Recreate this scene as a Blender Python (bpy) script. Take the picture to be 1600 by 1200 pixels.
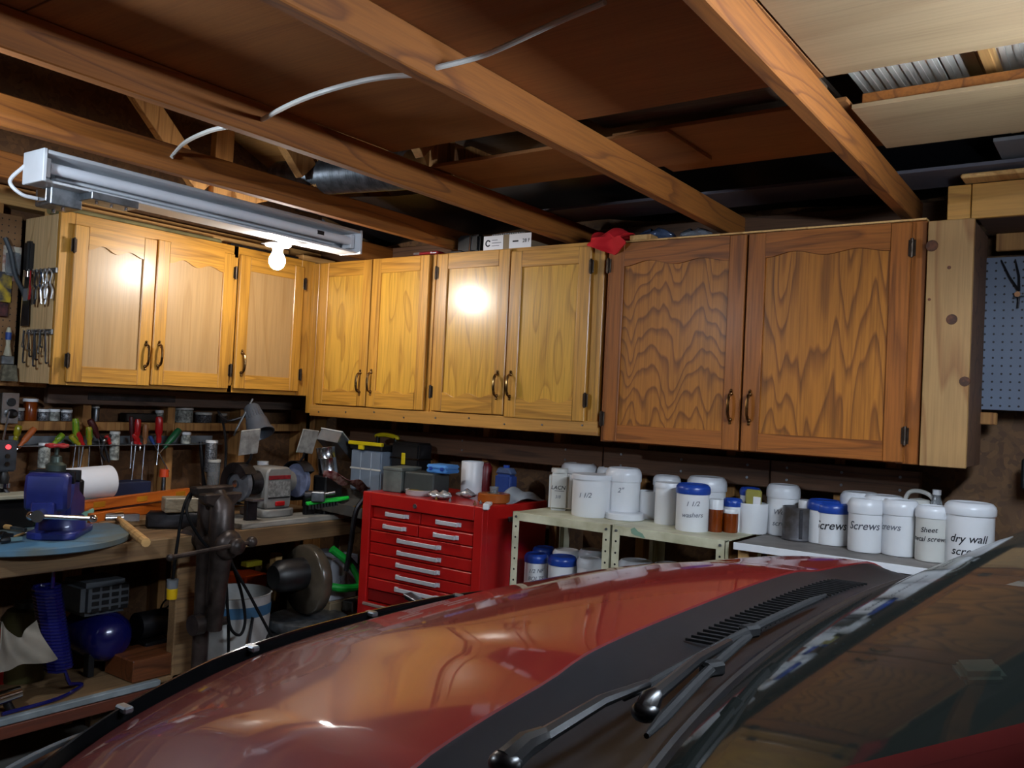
import bpy, bmesh, math, random
from mathutils import Vector, Matrix
R_ = random.Random(7)
PI = math.pi
for o in list(bpy.data.objects): bpy.data.objects.remove(o)
S = bpy.context.scene
C = S.collection

# ------------------------------------------------------------ camera, world, light, exposure
YAW, PIT, ROL, FPX = 0.623032853, 0.021804003, 0.048756249, 1365.63
CAM = Vector((0, 0, 1.5))
_f = Vector((-math.sin(YAW)*math.cos(PIT), math.cos(YAW)*math.cos(PIT), math.sin(PIT)))
_r = Vector((math.cos(YAW), math.sin(YAW), 0)); _u = _r.cross(_f)
RT = math.cos(ROL)*_r + math.sin(ROL)*_u
UP = -math.sin(ROL)*_r + math.cos(ROL)*_u
FW = _f
cd = bpy.data.cameras.new('camera'); cam = bpy.data.objects.new('camera', cd); C.objects.link(cam)
cd.sensor_width = 36; cd.lens = FPX/1600*36; cd.clip_start = .02; cd.clip_end = 60
M4 = Matrix.Identity(4)
for i, v in enumerate((RT, UP, -FW)):
    for k in range(3): M4[k][i] = v[k]
M4.translation = CAM
cam.matrix_world = M4
S.camera = cam
S.view_settings.view_transform = 'Standard'
S.view_settings.look = 'None'
S.view_settings.gamma = 1
S.view_settings.use_curve_mapping = False
S.view_settings.exposure = 0.0
wd = bpy.data.worlds.new('world'); S.world = wd; wd.use_nodes = True
wd.node_tree.nodes['Background'].inputs[0].default_value = (.5, .6, .8, 1)
wd.node_tree.nodes['Background'].inputs[1].default_value = .05
BULB_POWER = 400.0     # emission strength of the bare bulb
TUBE_POWER = 150.0      # emission strength of the two lit tubes of the second fixture
S.cycles.max_bounces = 8; S.cycles.diffuse_bounces = 4; S.cycles.glossy_bounces = 4
S.cycles.transmission_bounces = 6; S.cycles.transparent_max_bounces = 12
S.cycles.sample_clamp_indirect = 6
S.cycles.caustics_reflective = False; S.cycles.caustics_refractive = False

def P(px, py, ax, val):
    """point seen at a pixel of the photograph on the plane axis = val"""
    d = RT*((px-800)/FPX) + UP*((600-py)/FPX) + FW
    return CAM + d*((val-CAM[ax])/d[ax])
def ppm(p): return FPX/((Vector(p)-CAM).dot(FW))

# ------------------------------------------------------------ materials
def _nt(name):
    m = bpy.data.materials.new(name); m.use_nodes = True
    nt = m.node_tree; return m, nt, nt.nodes['Principled BSDF']
def rgb(h):   # srgb hex -> linear
    h = h.lstrip('#'); o = []
    for i in (0, 2, 4):
        c = int(h[i:i+2], 16)/255; o.append(c/12.92 if c <= .04045 else ((c+.055)/1.055)**2.4)
    return (*o, 1)
def _n(nt, t, **k):
    n = nt.nodes.new(t)
    for a, b in k.items(): setattr(n, a, b)
    return n
def _mix(nt, fac, a, b, mode='MIX'):
    n = _n(nt, 'ShaderNodeMix', data_type='RGBA', blend_type=mode)
    for s, v in ((n.inputs[0], fac), (n.inputs[6], a), (n.inputs[7], b)):
        if hasattr(v, 'is_linked') or hasattr(v, 'links'): nt.links.new(v, s)
        else: s.default_value = v
    return n.outputs[2]
def mat(name, col, rough=.5, metal=0., coat=0., coat_rough=.05, spec=.5, var=.12, vs=6., bump=0., bs=60., trans=0., emit=0., ecol=None, ior=1.45, alpha=1., dirt=None):
    m, nt, p = _nt(name); c = rgb(col) if isinstance(col, str) else (*col[:3], 1)
    i = p.inputs
    i['Roughness'].default_value = rough; i['Metallic'].default_value = metal
    i['Coat Weight'].default_value = coat; i['Coat Roughness'].default_value = coat_rough
    i['Specular IOR Level'].default_value = spec; i['Transmission Weight'].default_value = trans
    i['IOR'].default_value = ior; i['Alpha'].default_value = alpha
    i['Base Color'].default_value = c
    if emit:
        i['Emission Color'].default_value = ecol or c; i['Emission Strength'].default_value = emit
    tc = _n(nt, 'ShaderNodeTexCoord')
    if var:
        nz = _n(nt, 'ShaderNodeTexNoise'); nz.inputs['Scale'].default_value = vs; nz.inputs['Detail'].default_value = 5
        nt.links.new(tc.outputs['Object'], nz.inputs['Vector'])
        d = rgb(dirt) if dirt else tuple(x*(1-var*2.2) for x in c[:3])+(1,)
        rp = _n(nt, 'ShaderNodeValToRGB'); rp.color_ramp.elements[0].position = .38; rp.color_ramp.elements[1].position = .66
        nt.links.new(nz.outputs['Fac'], rp.inputs[0])
        nt.links.new(_mix(nt, rp.outputs[0], d, c), i['Base Color'])
    if bump:
        nb = _n(nt, 'ShaderNodeTexNoise'); nb.inputs['Scale'].default_value = bs; nb.inputs['Detail'].default_value = 3
        nt.links.new(tc.outputs['Object'], nb.inputs['Vector'])
        b = _n(nt, 'ShaderNodeBump'); b.inputs['Strength'].default_value = bump; b.inputs['Distance'].default_value = .01
        nt.links.new(nb.outputs['Fac'], b.inputs['Height']); nt.links.new(b.outputs[0], i['Normal'])
    return m
def wood(name, light, dark, ax='Z', s=5., along=.12, lines=7., rough=.45, coat=0., cr=.15, amt=.8, fine=.35, knots=None, bump=.08, width=.3, big=0., spec=.5, lin=0.):
    """growth-ring contour lines of a noise stretched along the grain, pores and knots"""
    m, nt, p = _nt(name); L, D = rgb(light), rgb(dark); i = p.inputs
    i['Roughness'].default_value = rough; i['Coat Weight'].default_value = coat; i['Coat Roughness'].default_value = cr; i['Specular IOR Level'].default_value = spec
    tc = _n(nt, 'ShaderNodeTexCoord'); oi = _n(nt, 'ShaderNodeObjectInfo')
    mul = _n(nt, 'ShaderNodeVectorMath', operation='SCALE'); mul.inputs[0].default_value = (7.3, 5.1, 9.7)
    nt.links.new(oi.outputs['Random'], mul.inputs['Scale'])
    add = _n(nt, 'ShaderNodeVectorMath', operation='ADD')
    nt.links.new(tc.outputs['Object'], add.inputs[0]); nt.links.new(mul.outputs[0], add.inputs[1])
    def mp(a, b):
        q = _n(nt, 'ShaderNodeMapping'); v = [a, a, a]; v['XYZ'.index(ax)] = b
        q.inputs['Scale'].default_value = v; nt.links.new(add.outputs[0], q.inputs['Vector']); return q.outputs[0]
    n1 = _n(nt, 'ShaderNodeTexNoise'); n1.inputs['Scale'].default_value = 1; n1.inputs['Detail'].default_value = 1.5; n1.inputs['Distortion'].default_value = .25
    nt.links.new(mp(s, s*along), n1.inputs['Vector'])
    ml = _n(nt, 'ShaderNodeMath', operation='MULTIPLY'); ml.inputs[1].default_value = lines; nt.links.new(n1.outputs['Fac'], ml.inputs[0])
    if lin:      # nested chevrons: the rings also advance along the board
        sx = _n(nt, 'ShaderNodeSeparateXYZ'); nt.links.new(add.outputs[0], sx.inputs[0])
        mz = _n(nt, 'ShaderNodeMath', operation='MULTIPLY_ADD'); mz.inputs[1].default_value = lin
        nt.links.new(sx.outputs['XYZ'.index(ax)], mz.inputs[0]); nt.links.new(ml.outputs[0], mz.inputs[2]); ml = mz
    fr = _n(nt, 'ShaderNodeMath', operation='FRACT'); nt.links.new(ml.outputs[0], fr.inputs[0])
    rp = _n(nt, 'ShaderNodeValToRGB'); e = rp.color_ramp.elements
    e[0].position = 0; e[0].color = (0, 0, 0, 1); e[1].position = 1; e[1].color = (0, 0, 0, 1)
    k = e.new(1-width); k.color = (.1, .1, .1, 1); k = e.new(1-width*.25); k.color = (1, 1, 1, 1)
    nt.links.new(fr.outputs[0], rp.inputs[0])
    n2 = _n(nt, 'ShaderNodeTexNoise'); n2.inputs['Scale'].default_value = 1; n2.inputs['Detail'].default_value = 4
    nt.links.new(mp(150, 5), n2.inputs['Vector'])
    ma = _n(nt, 'ShaderNodeMath', operation='MULTIPLY'); ma.inputs[1].default_value = amt; nt.links.new(rp.outputs[0], ma.inputs[0])
    c = _mix(nt, ma.outputs[0], L, D)
    r2 = _n(nt, 'ShaderNodeValToRGB'); r2.color_ramp.elements[0].position = .3; r2.color_ramp.elements[1].position = .6
    r2.color_ramp.elements[0].color = (1-fine, 1-fine, 1-fine, 1); nt.links.new(n2.outputs['Fac'], r2.inputs[0])
    c = _mix(nt, 1., c, r2.outputs[0], 'MULTIPLY')
    if big:
        n3 = _n(nt, 'ShaderNodeTexNoise'); n3.inputs['Scale'].default_value = 1; n3.inputs['Detail'].default_value = 4
        nt.links.new(mp(4, 1.5), n3.inputs['Vector'])
        r3 = _n(nt, 'ShaderNodeValToRGB'); r3.color_ramp.elements[0].position = .35; r3.color_ramp.elements[1].position = .65
        r3.color_ramp.elements[0].color = (1-big, 1-big, 1-big, 1); nt.links.new(n3.outputs['Fac'], r3.inputs[0])
        c = _mix(nt, 1., c, r3.outputs[0], 'MULTIPLY')
    if knots:
        v = _n(nt, 'ShaderNodeTexVoronoi'); v.inputs['Scale'].default_value = 1; nt.links.new(mp(knots, knots*.7), v.inputs['Vector'])
        r4 = _n(nt, 'ShaderNodeValToRGB'); r4.color_ramp.elements[0].position = .06; r4.color_ramp.elements[1].position = .13
        nt.links.new(v.outputs['Distance'], r4.inputs[0])
        c = _mix(nt, r4.outputs[0], tuple(x*.35 for x in D[:3])+(1,), c)
    nt.links.new(c, i['Base Color'])
    if bump:
        b = _n(nt, 'ShaderNodeBump'); b.inputs['Strength'].default_value = bump; b.inputs['Distance'].default_value = .004
        nt.links.new(n2.outputs['Fac'], b.inputs['Height']); nt.links.new(b.outputs[0], i['Normal'])
    return m
def osb(name, a, b, sc=28):
    m, nt, p = _nt(name); p.inputs['Roughness'].default_value = .8
    tc = _n(nt, 'ShaderNodeTexCoord'); nz = _n(nt, 'ShaderNodeTexNoise'); nz.inputs['Scale'].default_value = 9; nz.inputs['Detail'].default_value = 2
    nt.links.new(tc.outputs['Object'], nz.inputs['Vector'])
    ad = _n(nt, 'ShaderNodeVectorMath', operation='MULTIPLY_ADD'); ad.inputs[1].default_value = (.12, .12, .12)
    nt.links.new(nz.outputs['Color'], ad.inputs[0]); nt.links.new(tc.outputs['Object'], ad.inputs[2])
    v = _n(nt, 'ShaderNodeTexVoronoi'); v.inputs['Scale'].default_value = sc; nt.links.new(ad.outputs[0], v.inputs['Vector'])
    sp = _n(nt, 'ShaderNodeSeparateColor'); nt.links.new(v.outputs['Color'], sp.inputs[0])
    nt.links.new(_mix(nt, sp.outputs[0], rgb(a), rgb(b)), p.inputs['Base Color'])
    bp = _n(nt, 'ShaderNodeBump'); bp.inputs['Strength'].default_value = .3; bp.inputs['Distance'].default_value = .004
    nt.links.new(sp.outputs[0], bp.inputs['Height']); nt.links.new(bp.outputs[0], p.inputs['Normal'])
    return m
def thin_glass(name, tint, refl_rough=.02, ior=1.5, opac=0., boost=1.):
    """a single sheet of glass or clear film: Fresnel reflection over tinted see-through"""
    m = bpy.data.materials.new(name); m.use_nodes = True; nt = m.node_tree; nt.nodes.clear()
    o = _n(nt, 'ShaderNodeOutputMaterial'); mx = _n(nt, 'ShaderNodeMixShader'); fz = _n(nt, 'ShaderNodeFresnel'); fz.inputs[0].default_value = ior
    t = _n(nt, 'ShaderNodeBsdfTransparent'); t.inputs[0].default_value = rgb(tint)
    g = _n(nt, 'ShaderNodeBsdfGlossy'); g.inputs['Roughness'].default_value = refl_rough
    base = t.outputs[0]
    if opac:
        d = _n(nt, 'ShaderNodeBsdfDiffuse'); d.inputs[0].default_value = rgb(tint); m2 = _n(nt, 'ShaderNodeMixShader'); m2.inputs[0].default_value = opac
        nt.links.new(base, m2.inputs[1]); nt.links.new(d.outputs[0], m2.inputs[2]); base = m2.outputs[0]
    mm = _n(nt, 'ShaderNodeMath', operation='MULTIPLY', use_clamp=True); mm.inputs[1].default_value = boost; nt.links.new(fz.outputs[0], mm.inputs[0])
    nt.links.new(mm.outputs[0], mx.inputs[0]); nt.links.new(base, mx.inputs[1]); nt.links.new(g.outputs[0], mx.inputs[2]); nt.links.new(mx.outputs[0], o.inputs[0])
    return m

# ------------------------------------------------------------ mesh helpers
class MB:
    def __init__(s): s.bm = bmesh.new()
    def _add(s, t, M=None):
        if M is not None: bmesh.ops.transform(t, matrix=M, verts=t.verts)
        me = bpy.data.meshes.new('t'); t.to_mesh(me); t.free(); s.bm.from_mesh(me); bpy.data.meshes.remove(me); return s
    def box(s, lo, hi, bev=0., M=None, seg=1):
        t = bmesh.new(); bmesh.ops.create_cube(t, size=1)
        for v in t.verts: v.co = Vector([lo[k]+(hi[k]-lo[k])*(v.co[k]+.5) for k in range(3)])
        if bev: bmesh.ops.bevel(t, geom=t.edges[:], offset=bev, segments=seg, affect='EDGES', clamp_overlap=True)
        return s._add(t, M)
    def cyl(s, a, b, r0, r1=None, seg=16, cap=True):
        a, b = Vector(a), Vector(b); r1 = r0 if r1 is None else r1; d = b-a
        t = bmesh.new(); bmesh.ops.create_cone(t, cap_ends=cap, segments=seg, radius1=r0, radius2=r1, depth=d.length)
        return s._add(t, Matrix.Translation((a+b)/2) @ d.to_track_quat('Z', 'Y').to_matrix().to_4x4())
    def ball(s, c, r, sc=(1, 1, 1), seg=16, M=None):
        t = bmesh.new(); bmesh.ops.create_uvsphere(t, u_segments=seg, v_segments=max(6, seg//2), radius=r)
        m = Matrix.Translation(c) @ Matrix.Diagonal((*sc, 1))
        return s._add(t, m if M is None else M @ m)
    def tube(s, pts, r, seg=8, cap=True):
        pts = [Vector(p) for p in pts]; n = len(pts); rs = r if isinstance(r, (list, tuple)) else [r]*n
        t = bmesh.new(); rings = []; prev = None
        for k, p in enumerate(pts):
            d = (pts[min(k+1, n-1)]-pts[max(k-1, 0)]).normalized()
            if prev is None: a = d.orthogonal().normalized()
            else: a = (prev - d*prev.dot(d)).normalized()
            prev = a; b = d.cross(a)
            rings.append([t.verts.new(p+(a*math.cos(2*PI*j/seg)+b*math.sin(2*PI*j/seg))*rs[k]) for j in range(seg)])
        for k in range(n-1):
            for j in range(seg): t.faces.new((rings[k][j], rings[k][(j+1) % seg], rings[k+1][(j+1) % seg], rings[k+1][j]))
        if cap: t.faces.new(rings[0]); t.faces.new(rings[-1])
        return s._add(t)
    def lathe(s, prof, seg=24, M=None):
        t = bmesh.new(); rings = []
        for r, z in prof:
            if r < 1e-6: rings.append([t.verts.new((0, 0, z))])
            else: rings.append([t.verts.new((r*math.cos(2*PI*j/seg), r*math.sin(2*PI*j/seg), z)) for j in range(seg)])
        for a, b in zip(rings, rings[1:]):
            for j in range(seg):
                q = [a[j % len(a)], a[(j+1) % len(a)], b[(j+1) % len(b)], b[j % len(b)]]
                u = []
                for v in q:
                    if v not in u: u.append(v)
                if len(u) > 2:
                    try: t.faces.new(u)
                    except ValueError: pass
        return s._add(t, M)
    def prism(s, poly, d, M=None, bev=0.):
        t = bmesh.new(); f = t.faces.new([t.verts.new((x, y, 0)) for x, y in poly])
        g = bmesh.ops.extrude_face_region(t, geom=[f])
        bmesh.ops.translate(t, vec=(0, 0, d), verts=[v for v in g['geom'] if isinstance(v, bmesh.types.BMVert)])
        bmesh.ops.recalc_face_normals(t, faces=t.faces)
        if bev: bmesh.ops.bevel(t, geom=t.edges[:], offset=bev, segments=1, affect='EDGES', clamp_overlap=True)
        return s._add(t, M)
    def surf(s, fn, nu, nv, th=0.):
        t = bmesh.new(); g = [[t.verts.new(fn(a/nu, b/nv)) for b in range(nv+1)] for a in range(nu+1)]
        for a in range(nu):
            for b in range(nv): t.faces.new((g[a][b], g[a+1][b], g[a+1][b+1], g[a][b+1]))
        if th:
            bmesh.ops.recalc_face_normals(t, faces=t.faces)
            bmesh.ops.solidify(t, geom=t.faces[:], thickness=th)
        return s._add(t)
    def build(s, name, m, parent=None, loc=None, rz=0., smooth=35, jit=0.):
        bmesh.ops.remove_doubles(s.bm, verts=s.bm.verts, dist=1e-6)
        bmesh.ops.recalc_face_normals(s.bm, faces=s.bm.faces)
        if jit:
            for v in s.bm.verts: v.co += Vector((R_.uniform(-jit, jit), R_.uniform(-jit, jit), R_.uniform(-jit, jit)))
        me = bpy.data.meshes.new(name); s.bm.to_mesh(me); s.bm.free()
        if m: me.materials.append(m)
        if smooth:
            for p in me.polygons: p.use_smooth = True
            me.set_sharp_from_angle(angle=math.radians(smooth))
        o = bpy.data.objects.new(name, me); C.objects.link(o)
        if parent: o.parent = parent
        if loc is not None: o.location = loc
        if rz: o.rotation_euler.z = rz
        return o
def tag(o, label=None, cat=None, group=None, kind=None):
    for k, v in (('label', label), ('category', cat), ('group', group), ('kind', kind)):
        if v: o[k] = v
    return o
def thing(name, label, cat, loc=(0, 0, 0), rz=0., group=None, rot=None):
    o = bpy.data.objects.new(name, None); C.objects.link(o); o.empty_display_size = .05
    o.location = loc; o.rotation_euler = rot if rot else (0, 0, rz)
    return tag(o, label, cat, group)
def copy_tree(o, parent=None):
    c = o.copy(); C.objects.link(c)
    if parent: c.parent = parent
    for ch in list(o.children): copy_tree(ch, c)
    return c
def XF(loc=(0, 0, 0), rx=0., ry=0., rz=0.):
    return Matrix.Translation(loc) @ Matrix.Rotation(rz, 4, 'Z') @ Matrix.Rotation(ry, 4, 'Y') @ Matrix.Rotation(rx, 4, 'X')
def lerp(a, b, t): return a+(b-a)*t
def bez(pts, n=12):
    """smooth curve through the given points (Catmull-Rom)"""
    pts = [Vector(p) for p in pts]; q = [2*pts[0]-pts[1]]+pts+[2*pts[-1]-pts[-2]]; out = []
    for k in range(1, len(q)-2):
        a, b, c, d = q[k-1:k+3]
        for j in range(n):
            t = j/n; out.append(.5*((2*b)+(c-a)*t+(2*a-5*b+4*c-d)*t*t+(3*b-a-3*c+d)*t**3))
    return out+[pts[-1]]
_fonts = {}
def text_mesh(body, size, shear=.15):
    cu = bpy.data.curves.new('txt', 'FONT'); cu.body = body; cu.size = size; cu.align_x = 'CENTER'; cu.align_y = 'CENTER'; cu.shear = shear; cu.resolution_u = 3
    cu.offset = size*.012
    ob = bpy.data.objects.new('txt', cu); C.objects.link(ob)
    dg = bpy.context.evaluated_depsgraph_get(); me = bpy.data.meshes.new_from_object(ob.evaluated_get(dg))
    bpy.data.objects.remove(ob); bpy.data.curves.remove(cu); return me
def text_flat(name, body, size, M, m, parent, shear=.0):
    me = text_mesh(body, size, shear); me.transform(M); me.materials.clear(); me.materials.append(m)
    o = bpy.data.objects.new(name, me); C.objects.link(o); o.parent = parent; return o
def text_round(name, body, size, r, z, ang, m, parent, shear=.2, wob=.0):
    me = text_mesh(body, size, shear); me.materials.clear(); me.materials.append(m)
    for v in me.vertices:
        a = ang+v.co.x/r; zz = z+v.co.y+wob*math.sin(v.co.x*55)
        v.co = (math.cos(a)*(r+.0008), math.sin(a)*(r+.0008), zz)
    o = bpy.data.objects.new(name, me); C.objects.link(o); o.parent = parent; return o

# ------------------------------------------------------------ palette
m_joist = wood('joist_wood', '#985a1e', '#693710', 'Y', s=9, lines=6, rough=.7, knots=2.2, fine=.25)
m_joist_end = wood('web_wood', '#c08b4f', '#8d5b2c', 'Z', s=9, lines=6, rough=.7, fine=.25)
m_ply_haze = wood('hazed_plywood', '#a58a66', '#8a6e4c', 'X', s=2.2, along=.2, lines=5, rough=.75, fine=.15, big=.15, width=.6, amt=.5)  # same plywood made paler: lens haze put into the colour
m_ply = wood('plywood', '#a3672f', '#834e22', 'X', s=2.2, along=.2, lines=5, rough=.75, fine=.18, big=.25, width=.6, amt=.5)
m_roof = wood('roof_sheathing', '#b58a52', '#8a5f30', 'X', s=3, lines=5, rough=.8, fine=.2)
m_osb = osb('osb', '#4a3220', '#674a2d', 48)
m_osb_l = osb('osb_left', '#553820', '#6f4c2b', 48)
m_stud = wood('stud_wood', '#a5753f', '#75491f', 'Z', s=9, lines=5, rough=.75, fine=.25)
m_board = wood('dark_board', '#63442e', '#3f2a1c', 'X', s=7, lines=5, rough=.75, fine=.3)
m_board_y = wood('grey_board', '#5b473b', '#3c2d24', 'Y', s=7, lines=5, rough=.75, fine=.3)
m_pine = wood('knotty_pine', '#a67f4c', '#86592c', 'Z', s=5, lines=5, rough=.6, knots=None, fine=.2, big=.25)
m_pine_x = wood('pine_rail', '#c08a3e', '#9a6526', 'X', s=6, lines=4, rough=.5, fine=.2, big=.2)
m_pale = wood('pale_lumber', '#cfa163', '#a87439', 'Y', s=6, lines=4, rough=.7, knots=1.6, fine=.2)
m_oak = wood('golden_oak', '#c68e36', '#8c5b1e', 'Z', s=14, lines=4, along=.06, rough=.4, coat=.5, cr=.22, fine=.35, width=.4, amt=.55)
m_oak_x = wood('golden_oak_rail', '#c68e36', '#8c5b1e', 'X', s=14, lines=4, along=.09, rough=.4, coat=.5, cr=.22, fine=.35, width=.4, amt=.6)
m_oak_y = wood('golden_oak_rail_side', '#c68e36', '#8c5b1e', 'Y', s=14, lines=4, along=.09, rough=.4, coat=.5, cr=.22, fine=.35, width=.4, amt=.6)
m_oakp = wood('golden_oak_panel', '#cf9c3a', '#9c6a22', 'Z', s=7, lines=7, along=.22, rough=.35, coat=.6, cr=.2, fine=.3, width=.3, amt=.6)
m_dk = wood('brown_oak', '#98581f', '#5f3110', 'Z', s=14, lines=4, along=.06, rough=.5, coat=.07, spec=.3, cr=.25, fine=.35, width=.4, amt=.6)
m_dkx = wood('brown_oak_rail', '#98581f', '#5f3110', 'X', s=14, lines=4, along=.09, rough=.5, coat=.07, spec=.3, cr=.25, fine=.35, width=.4, amt=.7)
m_dkp = wood('brown_oak_panel', '#aa6a22', '#5c2f10', 'Z', s=10, lines=6.5, along=.22, rough=.5, coat=.07, spec=.3, cr=.25, fine=.35, width=.45, amt=.75, lin=13)
m_dkp2 = wood('brown_oak_panel_streaky', '#aa6a22', '#5c2f10', 'Z', s=11, lines=7, along=.13, rough=.5, coat=.07, spec=.3, cr=.25, fine=.35, width=.45, amt=.75, lin=5)
m_lightp = wood('pale_plywood_panel', '#b08c5c', '#967141', 'Z', s=6, lines=5, along=.08, rough=.4, coat=.3, cr=.25, fine=.15, amt=.5)
m_sidep = wood('fir_plywood', '#d6b686', '#a9834f', 'Z', s=9, lines=7, along=.1, rough=.65, fine=.25, amt=.7)
m_bench = wood('bench_wood', '#8a6a45', '#5e4329', 'Y', s=8, lines=5, rough=.7, fine=.3, big=.35)
m_brass = mat('antique_brass', '#8f6f47', .28, 1., var=.3, vs=40)
m_hinge = mat('dark_hinge_steel', '#4a4038', .4, 1., var=.2, vs=50)
m_whitem = mat('white_enamel', '#dde0e4', .35, 0, var=.06)
m_galv = mat('galvanised_steel', '#8d9297', .38, .9, var=.2, vs=30)
m_steel = mat('bright_steel', '#b9bcc0', .22, 1., var=.1, vs=20)
m_dsteel = mat('dark_steel', '#3b3a3d', .45, .8, var=.25, vs=15, bump=.1)
m_iron = mat('oiled_cast_iron', '#4a403c', .4, .5, var=.3, vs=12, bump=.15, bs=40)
m_black = mat('black_plastic', '#131315', .42, 0, var=.1)
m_rubber = mat('black_rubber', '#08080a', .75, 0, var=.1, spec=.25)
m_white = mat('white_plastic', '#d9dadc', .35, 0, var=.04)
m_offw = mat('off_white_plastic', '#c9c8c2', .4, 0, var=.08, vs=4)
m_bluelid = mat('blue_plastic', '#1d3f94', .3, 0, var=.06)
m_ink = mat('marker_ink', '#15161c', .6, 0, var=0)
m_inkp = mat('faded_ink', '#6d7078', .6, 0, var=0)
m_red = mat('red_tool_enamel', '#b01412', .35, .0, coat=.3, coat_rough=.15, var=.08, vs=3)
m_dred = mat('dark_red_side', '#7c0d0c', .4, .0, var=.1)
m_alu = mat('brushed_aluminium', '#d4d4d8', .45, .35, var=.05)
m_chrome = mat('chrome', '#d2d2d4', .12, 1., var=0)
m_cream = mat('cream_enamel', '#cfcdb2', .45, 0, var=.1, vs=9, dirt='#a9a486')
m_amber = mat('amber_plastic', '#8f3d08', .2, 0, trans=.35, var=.1, vs=20)
m_clear = thin_glass('clear_plastic', '#cfd4d8', .08, 1.45, .22)
m_film = thin_glass('clear_film', '#dfe3e6', .18, 1.5, .32, 4)
m_card = mat('cardboard', '#8e7c62', .8, var=.12, vs=5)
m_paper = mat('white_paper', '#dcdce0', .8, var=.04)
# ------------------------------------------------------------ the room
YB, XA = 3.28, -3.72          # stud faces of the back and the left wall
YF, XF_ = 2.96, -3.40         # door faces of the two cabinet runs
def struct(mb, name, m, **k): return tag(mb.build(name, m, **k), kind='structure')
struct(MB().box((-4.0, -3.2, -.1), (3.6, 3.6, 0)), 'floor', mat('concrete', '#8d8880', .8, var=.15, vs=3, bump=.1, bs=40))
wb = struct(MB().box((-3.85, 3.37, 0), (3.4, 3.40, 2.34)), 'wall_back', m_osb)
for k, px in enumerate((612, 662, 757, 868, 1004, 1141, 1312, 1392)):
    x = P(px, 735, 1, YB).x
    MB().box((x-.019, YB, .02), (x+.019, 3.37, 2.2), .002).build('stud', m_stud, wb)
for x in (-3.70, -.02, .38, .8, 1.2, 1.6, 2.0, 2.4, 2.8, 3.2):
    MB().box((x-.019, YB, .02), (x+.019, 3.37, 2.2), .002).build('stud', m_stud, wb)
MB().box((-3.7, YB, 2.2), (3.4, 3.37, 2.27), .002).build('top_plate', m_board, wb)
for x0, x1, z0, z1 in ((-3.36, -1.84, 1.235, 1.335), (-1.835, -1.12, 1.230, 1.335), (-1.116, -.60, 1.235, 1.335)):
    b = MB().box((x0, YB-.04, z0), (x1, YB, z1), .003).build('ledger_board', m_board, wb)
    n = MB()
    for f in (.12, .5, .88):
        for dz in (.3, .75): n.cyl((lerp(x0, x1, f), YB-.043, lerp(z0, z1, dz)), (lerp(x0, x1, f), YB-.04, lerp(z0, z1, dz)), .005, seg=8)
    tag(n.build('nail_head', m_galv, b), kind='stuff')
for z0, z1 in ((2.08, 2.14), (2.145, 2.20)):
    MB().box((-.40, YB-.02, z0), (1.2, YB, z1), .003).build('board', m_stud, wb)
wl = struct(MB().box((-3.84, -3.0, 0), (-3.81, 3.37, 3.6)), 'wall_left', m_osb_l)
for y in (-2.4, -1.6, -.8, 0, .4, .8, 1.2, 1.61, 2.02, 2.43, 2.84, 3.24):
    MB().box((-3.81, y-.019, .02), (XA, y+.019, 2.2), .002).build('stud', m_stud, wl)
MB().box((-3.81, -3.0, 2.2), (XA, 3.37, 2.275), .002).build('top_plate', m_pale, wl)
for ya, yb_ in ((1.2, 1.61), (1.61, 2.02), (2.02, 2.43), (2.43, 2.84), (2.84, 3.24)):
    MB().box((-3.81, ya+.02, 1.29), (XA+.004, yb_-.02, 1.328), .002).build('blocking', m_stud, wl)
lb = MB().box((XA, 1.83, 1.405), (XA+.035, 3.27, 1.478), .003).build('ledger_board', m_board_y, wl)
MB().box((XA+.035, 2.0, 1.425), (XA+.04, 2.42, 1.455), .001).build('steel_strip', m_dsteel, lb)
MB().box((XA, 1.3, 1.47), (XA+.02, 1.83, 1.50), .003).build('pegboard_sill', m_stud, wl)
m_gyp = mat('gypsum', '#bcb8b0', .9, var=.05)
struct(MB().box((3.4, -3.2, 0), (3.43, 3.4, 2.34)), 'wall_right', m_gyp)
struct(MB().box((-4.0, -3.23, 0), (3.43, -3.2, 3.6)), 'wall_front', m_gyp)

ceil = tag(bpy.data.objects.new('ceiling', None), kind='structure'); C.objects.link(ceil)
JX = (-3.16, -2.53, -1.94, -1.25, -.61, .03, .66, 1.3, 1.94, 2.58, 3.2)
ZJ, JH = 2.18, .089
for x in JX:
    MB().box((-.019, -4.2, 0), (.019, 2.36, JH), .003, XF((x, 1.0, ZJ), rz=(.018 if -1.5 < x < 0 else .006 if x < -1.5 else .01))).build('joist', m_joist, ceil)
def sheet(x0, x1, y0, y1, z, m=m_ply, th=.011, dip=0.):
    MB().box((x0, y0, z), (x1, y1, z+th), .001).build('plywood_sheet', m, ceil)
ZS = ZJ+JH+.001
sheet(-1.93, -.60, .86, 1.985, ZS); sheet(-.595, .42, .86, 1.985, ZS, m_ply_haze); sheet(.425, 2.8, .86, 1.985, ZS, m_ply_haze)
sheet(-3.2, -.79, -.38, .855, ZS); sheet(-.785, 1.6, -.38, .855, ZS); sheet(1.605, 3.35, -.38, .855, ZS)
sheet(-3.2, -.6, -1.62, -.385, ZS); sheet(-.595, 1.9, -1.62, -.385, ZS); sheet(1.905, 3.35, -1.62, -.385, ZS)
sheet(-3.2, .2, -2.9, -1.625, ZS); sheet(.205, 3.35, -2.9, -1.625, ZS)
sheet(-1.93, -1.08, 2.175, 2.49, ZS); sheet(-1.26, -.605, 2.19, 2.60, ZS+.012); sheet(-.60, 2.6, 2.22, 2.59, ZS, m_ply_haze)
sheet(-2.0, .9, 2.88, 3.10, ZS, mat('grey_hardboard', '#55525a', .8, var=.1))
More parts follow.
